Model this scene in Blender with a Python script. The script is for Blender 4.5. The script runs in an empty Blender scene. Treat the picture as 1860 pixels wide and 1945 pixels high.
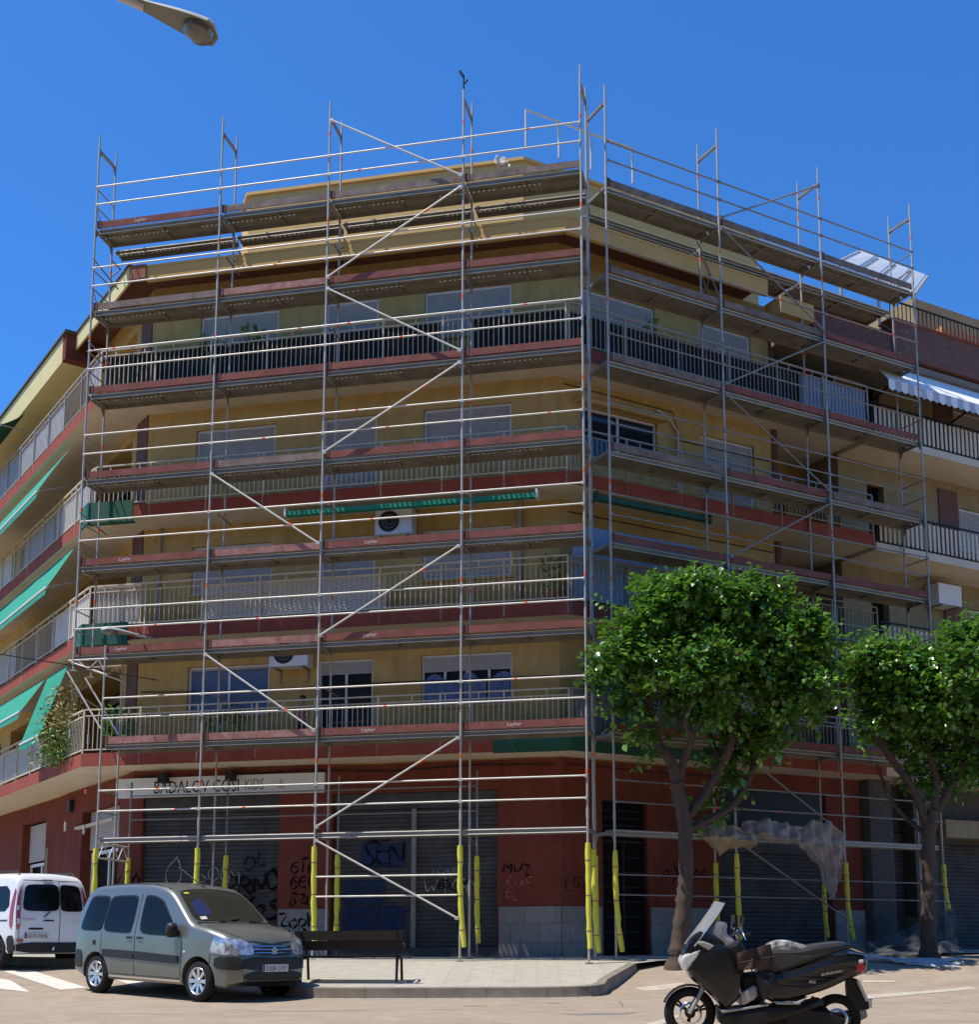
import bpy, bmesh, math, random
from mathutils import Vector, Matrix, geometry
from mathutils.bvhtree import BVHTree
random.seed(7)
sc = bpy.context.scene
COL = sc.collection
R_ = math.radians
PI = math.pi

# ------------------------------------------------------------------ camera model
FPX, PITCH, ROLL, CX, CY = 2434.24, 0.1495, 0.0042, 1014.34, 1433.22
CAMZ = 1.6
def ray(x, y):
    cp, sp, cr, sr = math.cos(PITCH), math.sin(PITCH), math.cos(ROLL), math.sin(ROLL)
    qx = (x-CX)/FPX; qy = (CY-y)/FPX
    px = qx*cr+qy*sr; py = -qx*sr+qy*cr
    return Vector((px, cp-py*sp, sp+py*cp))
def at(x, y, Y):
    r = ray(x, y); r = r*(Y/r.y)
    return Vector((r.x, r.y, r.z+CAMZ))
cam_d = bpy.data.cameras.new('camera'); cam = bpy.data.objects.new('camera', cam_d); COL.objects.link(cam)
cam_d.sensor_fit = 'HORIZONTAL'; cam_d.sensor_width = 36
cam_d.lens = 36*FPX/1860
cam_d.shift_x = (930-CX)/1860; cam_d.shift_y = (CY-972.5)/1860
cam_d.clip_start = .1; cam_d.clip_end = 3000
cam.matrix_world = Matrix.Translation((0, 0, CAMZ)) @ Matrix.Rotation(PI/2+PITCH, 4, 'X') @ Matrix.Rotation(-ROLL, 4, 'Z')
sc.camera = cam

# ------------------------------------------------------------------ frames
def V2(a): return Vector((math.cos(a), math.sin(a)))
class Frame:
    def __init__(s, P, ang, n=None):
        s.P = Vector(P); s.u = V2(ang); s.n = Vector(n) if n else Vector((-s.u.y, s.u.x)); s.ang = ang
    def __call__(s, a, o, z):
        p = s.P + s.u*a + s.n*o
        return Vector((p.x, p.y, z))
    def hit(s, x, y, off):
        r = ray(x, y); P = s.P+s.n*off
        det = r.x*(-s.u.y)+s.u.x*r.y
        t = (P.x*(-s.u.y)+s.u.x*P.y)/det
        p = Vector((r.x*t, r.y*t)); return ((p-P).dot(s.u), r.z*t+CAMZ)
F = Frame((-10.0005, 27.2448), -0.2039)
Rr = Frame((1.6107, 25.6105), 0.5188)
_b = F(-.32, 1.0, 0)
L = Frame((_b.x, _b.y), R_(125.9), (.8100, .5864))
def cross(f, fo, g, go):
    "corner of two offset lines, as world xy"
    P = f.P+f.n*fo; Q = g.P+g.n*go
    M = Matrix(((f.u.x, -g.u.x), (f.u.y, -g.u.y))); st = M.inverted() @ (Q-P)
    return P+f.u*st[0], st[0], st[1]
WF, WL, WR = 1.87, 1.20, 1.70
cFL, sFL, tFL = cross(F, WF, L, WL)
cFR, sFR, rFR = cross(F, WF, Rr, WR)
bFR, sbFR, rbFR = cross(F, 1.0, Rr, .78)

# ------------------------------------------------------------------ ground
def lerp_knots(k, x):
    if x <= k[0][0]: return k[0][1]
    for (a, b), (c, d) in zip(k, k[1:]):
        if x <= c: return b+(d-b)*(x-a)/(c-a)
    return k[-1][1]
def sst(x, a, b):
    t = max(0, min(1, (x-a)/(b-a))); return t*t*(3-2*t)
def G(x, y):
    z = lerp_knots([(-12, 0), (0, 0), (13.5, .63), (21, .765), (22.7, .86), (26, 1.2), (30, 1.32), (45, 1.4)], y)
    return z+.13*sst(x, .8, 3)*sst(y, 22, 26)
def PZ(y): return lerp_knots([(21.3, .94), (25.5, 1.35), (27, 1.42), (33, 1.52), (50, 1.6)], y)
def gnd(x, y):
    "ground point seen at pixel"
    r = ray(x, y); t = 5.0
    for i in range(4000):
        p = r*t
        if p.z+CAMZ <= G(p.x, p.y): break
        t += .02
    return Vector((p.x, p.y, G(p.x, p.y)))

# ------------------------------------------------------------------ materials
MATS = {}
def mat(name, col, rough=.6, metal=0., col2=None, nscale=6., nmix=.5, bump=0., bscale=40., spec=None, trans=0., alpha=1., coat=0., streak=False, stretch=(1, 1, 1), emit=None, grain=0.):
    if name in MATS: return MATS[name]
    m = bpy.data.materials.new(name); m.use_nodes = True; MATS[name] = m
    nt = m.node_tree; N = nt.nodes; K = nt.links; b = N['Principled BSDF']
    b.inputs['Base Color'].default_value = (*col, 1); b.inputs['Roughness'].default_value = rough; b.inputs['Metallic'].default_value = metal
    if spec is not None: b.inputs['Specular IOR Level'].default_value = spec
    if coat: b.inputs['Coat Weight'].default_value = coat; b.inputs['Coat Roughness'].default_value = .08
    if alpha < 1: b.inputs['Alpha'].default_value = alpha
    if trans: b.inputs['Transmission Weight'].default_value = trans
    tc = N.new('ShaderNodeTexCoord'); mp = N.new('ShaderNodeMapping'); mp.inputs['Scale'].default_value = stretch
    K.new(tc.outputs['Object'], mp.inputs['Vector'])
    if col2 is not None:
        n = N.new('ShaderNodeTexNoise'); n.inputs['Scale'].default_value = nscale; n.inputs['Detail'].default_value = 8; n.inputs['Roughness'].default_value = .65
        K.new(mp.outputs['Vector'], n.inputs['Vector'])
        r = N.new('ShaderNodeValToRGB'); r.color_ramp.elements[0].position = .5-nmix*.35; r.color_ramp.elements[1].position = .5+nmix*.35
        r.color_ramp.elements[0].color = (*col, 1); r.color_ramp.elements[1].color = (*col2, 1)
        K.new(n.outputs['Fac'], r.inputs['Fac']); out = r.outputs['Color']
        if streak:
            mp2 = N.new('ShaderNodeMapping'); mp2.inputs['Scale'].default_value = (3.5, 3.5, .35); K.new(tc.outputs['Object'], mp2.inputs['Vector'])
            n2 = N.new('ShaderNodeTexNoise'); n2.inputs['Scale'].default_value = 1.6; n2.inputs['Detail'].default_value = 6; K.new(mp2.outputs['Vector'], n2.inputs['Vector'])
            r2 = N.new('ShaderNodeValToRGB'); r2.color_ramp.elements[0].position = .5; r2.color_ramp.elements[1].position = .75
            r2.color_ramp.elements[0].color = (1, 1, 1, 1); r2.color_ramp.elements[1].color = (.84, .82, .79, 1)
            K.new(n2.outputs['Fac'], r2.inputs['Fac'])
            mx = N.new('ShaderNodeMix'); mx.data_type = 'RGBA'; mx.blend_type = 'MULTIPLY'; mx.inputs[0].default_value = 1
            K.new(out, mx.inputs[6]); K.new(r2.outputs['Color'], mx.inputs[7]); out = mx.outputs[2]
        if grain:
            n5 = N.new('ShaderNodeTexNoise'); n5.inputs['Scale'].default_value = 55; n5.inputs['Detail'].default_value = 4; n5.inputs['Roughness'].default_value = .8; K.new(mp.outputs['Vector'], n5.inputs['Vector'])
            n6 = N.new('ShaderNodeTexNoise'); n6.inputs['Scale'].default_value = 1.3; n6.inputs['Detail'].default_value = 9; n6.inputs['Roughness'].default_value = .7; n6.inputs['Distortion'].default_value = 1.2; K.new(mp.outputs['Vector'], n6.inputs['Vector'])
            for nn, lo, hi in ((n5, 1-grain, 1+grain), (n6, 1-grain*.8, 1+grain*.6)):
                q = N.new('ShaderNodeMapRange'); q.inputs[1].default_value = .32; q.inputs[2].default_value = .68; q.inputs[3].default_value = lo; q.inputs[4].default_value = hi; K.new(nn.outputs['Fac'], q.inputs[0])
                vs_ = N.new('ShaderNodeVectorMath'); vs_.operation = 'SCALE'; K.new(out, vs_.inputs[0]); K.new(q.outputs[0], vs_.inputs['Scale']); out = vs_.outputs[0]
        K.new(out, b.inputs['Base Color'])
        mr = N.new('ShaderNodeMapRange'); mr.inputs[3].default_value = max(0, rough-.08); mr.inputs[4].default_value = min(1, rough+.1)
        K.new(n.outputs['Fac'], mr.inputs[0]); K.new(mr.outputs[0], b.inputs['Roughness'])
    if bump:
        n3 = N.new('ShaderNodeTexNoise'); n3.inputs['Scale'].default_value = bscale; n3.inputs['Detail'].default_value = 5; K.new(mp.outputs['Vector'], n3.inputs['Vector'])
        bp = N.new('ShaderNodeBump'); bp.inputs['Strength'].default_value = bump; bp.inputs['Distance'].default_value = .02
        K.new(n3.outputs['Fac'], bp.inputs['Height']); K.new(bp.outputs['Normal'], b.inputs['Normal'])
    return m
def brickmat(name, c1, c2, mortar, scale=1., bw=.5, rh=.25, ms=.02, rough=.85, axis=None, offset=.5):
    if name in MATS: return MATS[name]
    m = mat(name, c1, rough, bump=.2); nt = m.node_tree; N = nt.nodes; K = nt.links; b = N['Principled BSDF']
    tc = [n for n in N if n.type == 'TEX_COORD'][0]
    sx = N.new('ShaderNodeSeparateXYZ'); K.new(tc.outputs['Object'], sx.inputs[0])
    # run along the wall: combine x and y, height is z
    dt = N.new('ShaderNodeVectorMath'); dt.operation = 'DOT_PRODUCT'; K.new(tc.outputs['Object'], dt.inputs[0]); a = axis or (1, 0, 0); dt.inputs[1].default_value = a
    cb = N.new('ShaderNodeCombineXYZ'); K.new(dt.outputs['Value'], cb.inputs[0]); K.new(sx.outputs[2], cb.inputs[1])
    br = N.new('ShaderNodeTexBrick'); br.inputs['Scale'].default_value = scale; br.inputs['Brick Width'].default_value = bw; br.inputs['Row Height'].default_value = rh
    br.inputs['Mortar Size'].default_value = ms; br.inputs['Color1'].default_value = (*c1, 1); br.inputs['Color2'].default_value = (*c2, 1); br.inputs['Mortar'].default_value = (*mortar, 1)
    br.offset = offset
    K.new(cb.outputs[0], br.inputs['Vector'])
    n = N.new('ShaderNodeTexNoise'); n.inputs['Scale'].default_value = 5; n.inputs['Detail'].default_value = 7; K.new(tc.outputs['Object'], n.inputs['Vector'])
    mr = N.new('ShaderNodeMapRange'); mr.inputs[3].default_value = .7; mr.inputs[4].default_value = 1.25; K.new(n.outputs['Fac'], mr.inputs[0])
    mx = N.new('ShaderNodeVectorMath'); mx.operation = 'SCALE'; K.new(br.outputs['Color'], mx.inputs[0]); K.new(mr.outputs[0], mx.inputs['Scale'])
    K.new(mx.outputs[0], b.inputs['Base Color'])
    return m
FU = (F.u.x, F.u.y, 0); RU = (Rr.u.x, Rr.u.y, 0); LU = (L.u.x, L.u.y, 0)
M = {}
M['stucco'] = mat('yellow_stucco', (.60, .40, .145), .9, spec=.12, grain=.13, col2=(.48, .315, .11), nscale=2.2, nmix=.9, bump=.25, bscale=60, streak=True)
M['gold'] = mat('golden_fascia_paint', (.72, .45, .17), .8, spec=.2, col2=(.64, .38, .13), nscale=2, nmix=.8, bump=.12)
M['lemon'] = mat('lemon_fascia_paint', (.66, .58, .27), .7, col2=(.58, .5, .22), nscale=2, nmix=.8, bump=.12)
M['redwall'] = mat('red_brown_render', (.225, .062, .038), .9, spec=.12, grain=.18, col2=(.16, .044, .03), nscale=1.7, nmix=.9, bump=.25, bscale=50, streak=True)
M['slabred'] = mat('red_slab_paint', (.34, .085, .055), .85, spec=.2, grain=.15, col2=(.26, .062, .042), nscale=2.6, nmix=.9, bump=.15, streak=True)
M['soffit'] = mat('beige_soffit_paint', (.70, .61, .46), .9, spec=.1, grain=.1, col2=(.58, .50, .375), nscale=1.4, nmix=.9, bump=.1)
M['brownrender'] = mat('brown_render', (.16, .06, .04), .85, col2=(.12, .045, .03), nscale=3, bump=.2)
M['brick'] = brickmat('brown_brick', (.15, .06, .042), (.19, .08, .055), (.14, .09, .07), 1, .25, .075, .01, axis=RU)
M['tiles'] = brickmat('brown_wall_tile', (.13, .055, .04), (.17, .08, .055), (.1, .06, .05), 1, .12, .12, .008, axis=FU, offset=0)
M['stone'] = brickmat('grey_stone_plinth', (.24, .225, .205), (.29, .275, .25), (.17, .16, .145), 1, .62, .4, .008, axis=FU)
M['greycol'] = mat('grey_granite', (.12, .108, .095), .8, spec=.2, col2=(.075, .068, .06), nscale=9)
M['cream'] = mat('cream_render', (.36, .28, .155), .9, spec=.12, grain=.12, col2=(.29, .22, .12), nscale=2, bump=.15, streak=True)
M['white'] = mat('white_paint', (.78, .77, .74), .5, col2=(.68, .67, .64), nscale=5)
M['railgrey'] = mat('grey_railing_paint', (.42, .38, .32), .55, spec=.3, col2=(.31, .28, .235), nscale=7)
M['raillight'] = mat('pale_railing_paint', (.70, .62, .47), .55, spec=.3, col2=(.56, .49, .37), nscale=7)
M['sheet'] = mat('pale_balcony_sheet', (.52, .52, .53), .55, col2=(.42, .42, .44), nscale=3)
M['sheetblue'] = mat('blue_grey_screen', (.26, .32, .42), .6, col2=(.2, .26, .36), nscale=3)
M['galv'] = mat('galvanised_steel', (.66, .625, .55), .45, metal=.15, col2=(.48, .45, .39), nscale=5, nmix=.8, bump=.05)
M['galvd'] = mat('weathered_galvanised_steel', (.31, .285, .245), .5, metal=.25, col2=(.18, .165, .145), nscale=4, nmix=.9, bump=.08)  # also carries painted shade on the right scaffold rails
M['deck'] = mat('steel_deck', (.25, .23, .18), .65, metal=.05, spec=.3, grain=.2, col2=(.14, .125, .10), nscale=3, nmix=.9, bump=.1, stretch=(1, 1, 1))
M['toered'] = mat('red_toe_board', (.29, .105, .082), .9, spec=.15, grain=.3, col2=(.19, .075, .06), nscale=4, nmix=.8, bump=.2, bscale=60)
M['toeworn'] = mat('worn_red_toe_board', (.40, .22, .18), .9, grain=.3, col2=(.27, .10, .08), nscale=6, nmix=.5, bump=.25, bscale=60)
M['toegrey'] = mat('weathered_grey_toe_board', (.29, .23, .185), .9, spec=.15, grain=.3, col2=(.17, .115, .09), nscale=5, nmix=.6, bump=.25, bscale=60)
M['orange'] = mat('orange_marker', (.8, .12, .03), .6)
M['foam'] = mat('yellow_foam', (.74, .70, .07), .75, col2=(.62, .58, .05), nscale=8, bump=.2)
M['shutgrey'] = mat('grey_roller_shutter', (.46, .425, .385), .6, spec=.2, col2=(.38, .35, .315), nscale=3)
M['shopshut'] = mat('dark_steel_shop_shutter', (.10, .095, .088), .7, spec=.2, grain=.2, col2=(.06, .057, .053), nscale=2.2, bump=.05)
M['glass'] = mat('window_glass', (.02, .026, .03), .06, spec=.6)
M['standard'] = mat('galvanised_standard', (.52, .48, .41), .5, metal=.15, col2=(.33, .30, .255), nscale=4, nmix=.9, bump=.06)
M['screen'] = mat('dark_mesh_screen', (.02, .02, .018), .9, spec=.1, col2=(.035, .032, .027), nscale=3)
M['glassblue'] = mat('sky_reflecting_glass', (.10, .17, .30), .08, spec=1.)  # sky reflection painted in as a blue base colour
M['curtblue'] = mat('blue_towel_cloth', (.09, .14, .30), .8, col2=(.15, .21, .36), nscale=4)
M['dark'] = mat('dark_interior', (.012, .011, .010), .9, spec=.1)
M['black'] = mat('black_plastic', (.018, .018, .018), .5, spec=.25, col2=(.03, .03, .031), nscale=20)
M['iron'] = mat('black_iron_paint', (.016, .015, .014), .55, spec=.25)
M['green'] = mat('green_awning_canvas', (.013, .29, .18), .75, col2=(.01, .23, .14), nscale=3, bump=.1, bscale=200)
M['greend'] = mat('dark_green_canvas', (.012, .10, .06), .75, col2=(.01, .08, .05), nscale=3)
M['road'] = mat('asphalt', (.355, .285, .212), .92, spec=.2, grain=.22, col2=(.30, .236, .172), nscale=.35, nmix=1.3, bump=.5, bscale=90)
M['pave'] = brickmat('pavement_slabs', (.355, .33, .268), (.38, .355, .288), (.28, .258, .212), 1, .4, .4, .006, axis=(1, 0, 0), offset=0)
M['kerb'] = mat('kerb_stone', (.25, .215, .17), .9, spec=.2, col2=(.17, .145, .115), nscale=3, bump=.2)
M['paint'] = mat('road_marking_paint', (.72, .68, .59), .7, col2=(.46, .41, .34), nscale=7, nmix=.5, bump=.2)
M['wornpaint'] = mat('worn_marking_paint', (.50, .45, .37), .8, col2=(.34, .28, .21), nscale=6, nmix=.5)
M['terra'] = mat('terracotta', (.35, .13, .06), .8)
M['orangeroof'] = mat('orange_wood', (.62, .24, .07), .7)
M['whitecloth'] = mat('white_awning_cloth', (.82, .81, .78), .8)
# ------------------------------------------------------------------ mesh builder
class MB:
    def __init__(s): s.v = []; s.f = []; s.m = []; s.sm = []
    def add(s, vs, fs, mi=0, smooth=False):
        o = len(s.v); s.v += [Vector(p) for p in vs]
        for f in fs: s.f.append([i+o for i in f]); s.m.append(mi); s.sm.append(smooth)
        return s
    def quad(s, a, b, c, d, mi=0): return s.add([a, b, c, d], [(0, 1, 2, 3)], mi)
    def hexa(s, p, mi=0):
        "8 points: bottom 4 ccw, top 4"
        return s.add(p, [(3, 2, 1, 0), (4, 5, 6, 7), (0, 1, 5, 4), (1, 2, 6, 5), (2, 3, 7, 6), (3, 0, 4, 7)], mi)
    def box(s, c, d, rz=0, mi=0, M4=None):
        hx, hy, hz = d[0]/2, d[1]/2, d[2]/2; cs, sn = math.cos(rz), math.sin(rz); P = []
        for z in (-hz, hz):
            for x, y in ((-hx, -hy), (hx, -hy), (hx, hy), (-hx, hy)):
                q = Vector((x*cs-y*sn, x*sn+y*cs, z))
                if M4 is not None: q = M4 @ q
                P.append(q+Vector(c))
        return s.hexa(P, mi)
    def fbox(s, fr, s0, s1, o0, o1, z0, z1, mi=0):
        P = [fr(s0, o0, z0), fr(s1, o0, z0), fr(s1, o1, z0), fr(s0, o1, z0), fr(s0, o0, z1), fr(s1, o0, z1), fr(s1, o1, z1), fr(s0, o1, z1)]
        if fr is L: P = [P[i] for i in (3, 2, 1, 0, 7, 6, 5, 4)]
        return s.hexa(P, mi)
    def tube(s, a, b, r, n=7, mi=0, r2=None, cap=True):
        a = Vector(a); b = Vector(b); d = (b-a)
        if d.length < 1e-6: return s
        d.normalize(); x = d.orthogonal().normalized(); y = d.cross(x); r2 = r if r2 is None else r2
        P = []
        for c, rr in ((a, r), (b, r2)):
            for i in range(n):
                t = 2*PI*i/n; P.append(c+x*math.cos(t)*rr+y*math.sin(t)*rr)
        s.add(P, [(i, (i+1) % n, n+(i+1) % n, n+i) for i in range(n)], mi, True)
        if cap: s.add(P, [tuple(range(n-1, -1, -1)), tuple(range(n, 2*n))], mi)
        return s
    def path(s, pts, rs, n=8, mi=0, cap=True):
        "bent tube through points with a radius per point"
        pts = [Vector(p) for p in pts]; k = len(pts); rs = rs if isinstance(rs, (list, tuple)) else [rs]*k
        x = None; P = []
        for i, p in enumerate(pts):
            d = (pts[min(i+1, k-1)]-pts[max(i-1, 0)]).normalized()
            if x is None: x = d.orthogonal().normalized()
            else: x = (x-d*x.dot(d)).normalized()
            y = d.cross(x)
            for j in range(n):
                t = 2*PI*j/n; P.append(p+(x*math.cos(t)+y*math.sin(t))*rs[i])
        fs = [(i*n+j, i*n+(j+1) % n, (i+1)*n+(j+1) % n, (i+1)*n+j) for i in range(k-1) for j in range(n)]
        s.add(P, fs, mi, True)
        if cap: s.add(P[:n], [tuple(range(n-1, -1, -1))], mi); s.add(P[-n:], [tuple(range(n))], mi)
        return s
    def prism(s, poly, z0, z1, ms=0, mt=None, mb=None):
        "vertical prism over a ccw xy polygon"
        n = len(poly); P = [Vector((p[0], p[1], z0)) for p in poly]+[Vector((p[0], p[1], z1)) for p in poly]
        s.add(P, [(i, (i+1) % n, n+(i+1) % n, n+i) for i in range(n)], ms)
        s.add(P, [tuple(range(n, 2*n))], ms if mt is None else mt); s.add(P, [tuple(range(n-1, -1, -1))], ms if mb is None else mb)
        return s
    def lathe(s, prof, c=(0, 0, 0), ax='Z', n=16, mi=0, smooth=True, M4=None):
        P = []; c = Vector(c)
        for r, h in prof:
            for j in range(n):
                t = 2*PI*j/n; q = Vector((r*math.cos(t), r*math.sin(t), h))
                if ax == 'Y': q = Vector((q.x, q.z, q.y))
                if ax == 'X': q = Vector((q.z, q.x, q.y))
                if M4 is not None: q = M4 @ q
                P.append(q+c)
        k = len(prof)
        s.add(P, [(i*n+j, i*n+(j+1) % n, (i+1)*n+(j+1) % n, (i+1)*n+j) for i in range(k-1) for j in range(n)], mi, smooth)
        return s
    def build(s, name, mats, parent=None, local=False, tagd=None):
        me = bpy.data.meshes.new(name)
        base = Vector((0, 0, 0))
        if parent is not None and not local: base = wloc(parent)
        if parent is None and s.v:
            lo = Vector((sum(p.x for p in s.v)/len(s.v), sum(p.y for p in s.v)/len(s.v), min(p.z for p in s.v))); base = lo
        me.from_pydata([tuple(p-base) for p in s.v], [], s.f)
        if not isinstance(mats, (list, tuple)): mats = [mats]
        for m in mats: me.materials.append(M[m] if isinstance(m, str) else m)
        for p, mi, sm in zip(me.polygons, s.m, s.sm): p.material_index = mi; p.use_smooth = sm
        o = bpy.data.objects.new(name, me); COL.objects.link(o)
        if parent is not None: o.parent = parent
        else: o.location = base
        if tagd: tag(o, *tagd)
        return o
def wloc(o):
    v = Vector((0, 0, 0))
    while o is not None: v += o.location; o = o.parent
    return v
def tag(o, label=None, cat=None, group=None, kind=None):
    if label: o['label'] = label
    if cat: o['category'] = cat
    if group: o['group'] = group
    if kind: o['kind'] = kind
    return o
def thing(name, label, cat, loc=(0, 0, 0), group=None, rot=None):
    o = bpy.data.objects.new(name, None); COL.objects.link(o); o.location = loc; o.empty_display_size = .2
    if rot is not None: o.rotation_euler = rot
    return tag(o, label, cat, group)
def text_mesh(txt, size, sx=1., shear=0.):
    "outline of a text as (verts, faces) in its own plane"
    c = bpy.data.curves.new('t', 'FONT'); c.body = txt; c.size = size; c.resolution_u = 2; c.shear = shear
    o = bpy.data.objects.new('t', c); COL.objects.link(o); dg = bpy.context.evaluated_depsgraph_get()
    me = bpy.data.meshes.new_from_object(o.evaluated_get(dg))
    vs = [(v.co.x*sx, v.co.y) for v in me.vertices]; fs = [tuple(p.vertices) for p in me.polygons]
    bpy.data.objects.remove(o); bpy.data.curves.remove(c); bpy.data.meshes.remove(me)
    return vs, fs
# stroke letters for graffiti, unit box
SF = {'S': [[(1, .85), (.6, 1), (.1, .85), (.15, .6), (.8, .4), (.9, .12), (.4, 0), (0, .15)]], 'E': [[(1, 1), (0, .95), (0, 0), (1, .05)], [(0, .5), (.8, .5)]],
 'N': [[(0, 0), (.05, 1), (.85, 0), (.9, 1)]], 'O': [[(.5, 1), (.05, .75), (.05, .25), (.5, 0), (.95, .3), (.9, .8), (.5, 1)]], 'R': [[(0, 0), (.1, 1), (.8, .9), (.75, .55), (.1, .45), (.95, 0)]],
 'K': [[(.05, 0), (.1, 1)], [(.9, 1), (.1, .45), (1, 0)]], 'Z': [[(0, .9), (.9, 1), (.1, .05), (1, 0)]], 'A': [[(0, 0), (.5, 1), (.95, 0)], [(.2, .35), (.8, .4)]], 'T': [[(0, .95), (1, 1)], [(.5, 1), (.45, 0)]],
 'I': [[(.5, 1), (.45, 0)]], 'G': [[(.95, .85), (.4, 1), (0, .5), (.3, 0), (.95, .15), (.95, .5), (.5, .5)]], 'U': [[(0, 1), (.1, .15), (.5, 0), (.9, .2), (1, 1)]], 'M': [[(0, 0), (.1, 1), (.5, .3), (.9, 1), (1, 0)]],
 'B': [[(.05, 0), (.05, 1), (.8, .85), (.1, .52), (.95, .3), (.05, 0)]], 'L': [[(.05, 1), (.05, 0), (.95, .08)]], 'W': [[(0, 1), (.25, 0), (.5, .7), (.75, 0), (1, 1)]], 'X': [[(0, 1), (1, 0)], [(1, 1), (0, 0)]],
 'V': [[(0, 1), (.45, 0), (1, 1)]], 'H': [[(0, 0), (.05, 1)], [(.9, 1), (.95, 0)], [(0, .5), (.95, .5)]], 'D': [[(0, 0), (.05, 1), (.8, .8), (.9, .3), (0, 0)]], 'P': [[(0, 0), (.05, 1), (.9, .8), (.05, .45)]], 'C': [[(.95, .85), (.4, 1), (0, .5), (.4, 0), (.95, .2)]], ' ': []}
def smooth2(p, it=2):
    for _ in range(it):
        q = [p[0]]
        for a, b in zip(p, p[1:]): q += [(a[0]*.75+b[0]*.25, a[1]*.75+b[1]*.25), (a[0]*.25+b[0]*.75, a[1]*.25+b[1]*.75)]
        p = q+[p[-1]]
    return p
def ribbon(mb, fr, off, pts, w, mi=0):
    n = len(pts)
    Lp = []; 
    for i, (x, z) in enumerate(pts):
        a = pts[max(i-1, 0)]; b = pts[min(i+1, n-1)]; dx, dz = b[0]-a[0], b[1]-a[1]; l = math.hypot(dx, dz) or 1
        ww = w*(.85+.45*math.sin(i*.7+x*9)); Lp.append(((x-dz/l*ww/2, z+dx/l*ww/2), (x+dz/l*ww/2, z-dx/l*ww/2)))
    for (a, b), (c, d) in zip(Lp, Lp[1:]): mb.quad(fr(b[0], off, b[1]), fr(d[0], off, d[1]), fr(c[0], off, c[1]), fr(a[0], off, a[1]), mi)
def graffiti(mb, fr, off, txt, s, z, cw, h, w=.035, slant=.15, jit=.06, mi=0):
    rnd = random.Random(txt+str(s))
    for ch in txt:
        k = 1+rnd.uniform(-.22, .3); dz = rnd.uniform(-jit, jit); slant += rnd.uniform(-.12, .12)
        for j, st in enumerate(SF[ch]):
            pts = smooth2([(s+(x+slant*y+rnd.uniform(-.13, .13))*cw*.95, z+dz+(y+rnd.uniform(-.11, .11))*h*k) for x, y in st])
            ribbon(mb, fr, off-.0004*j, pts, w, mi)
        s += cw
# ------------------------------------------------------------------ facade helpers
def wall(mb, fr, s0, s1, z0, z1, off, ops=(), depth=.16, mw=0, mr=0):
    S = sorted({s0, s1} | {min(max(v, s0), s1) for o in ops for v in o[:2]}); Z = sorted({z0, z1} | {min(max(v, z0), z1) for o in ops for v in o[2:4]})
    for a, b in zip(S, S[1:]):
        for c, d in zip(Z, Z[1:]):
            ms, mz = (a+b)/2, (c+d)/2
            if any(o[0] < ms < o[1] and o[2] < mz < o[3] for o in ops): continue
            mb.quad(fr(a, off, c), fr(b, off, c), fr(b, off, d), fr(a, off, d), mw)
    for o in ops:
        a, b, c, d = o[:4]; dd = off+(o[4] if len(o) > 4 else depth)
        mb.quad(fr(a, off, c), fr(a, dd, c), fr(a, dd, d), fr(a, off, d), mr); mb.quad(fr(b, off, c), fr(b, off, d), fr(b, dd, d), fr(b, dd, c), mr)
        mb.quad(fr(a, off, d), fr(a, dd, d), fr(b, dd, d), fr(b, off, d), mr); mb.quad(fr(a, off, c), fr(b, off, c), fr(b, dd, c), fr(a, dd, c), mr)
def slats(fr, s0, s1, z0, z1, off, pitch=.05, amp=.012, mb=None, mi=0):
    mb = mb or MB(); n = max(2, int((z1-z0)/pitch)); p = (z1-z0)/n; prof = []
    for i in range(n):
        z = z0+i*p; prof += [(z, off+amp), (z+p*.12, off+amp*.2), (z+p*.5, off-amp*.4), (z+p*.88, off+amp*.2)]
    prof.append((z1, off+amp))
    for (za, oa), (zb, ob) in zip(prof, prof[1:]): mb.quad(fr(s0, oa, za), fr(s1, oa, za), fr(s1, ob, zb), fr(s0, ob, zb), mi)
    return mb
def bars(mb, fr, s0, s1, z0, z1, off, w=.05, t=.05, cols=1, mi=0, hbar=None):
    mb.fbox(fr, s0, s1, off, off+t, z0, z0+w, mi); mb.fbox(fr, s0, s1, off, off+t, z1-w, z1, mi)
    for k in range(cols+1):
        s = s0+(s1-s0-w)*k/cols; mb.fbox(fr, s, s+w, off+.003, off+t-.003, z0+w, z1-w, mi)
    if hbar: mb.fbox(fr, s0+w, s1-w, off+.006, off+t-.006, hbar-w/2, hbar+w/2, mi)
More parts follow.
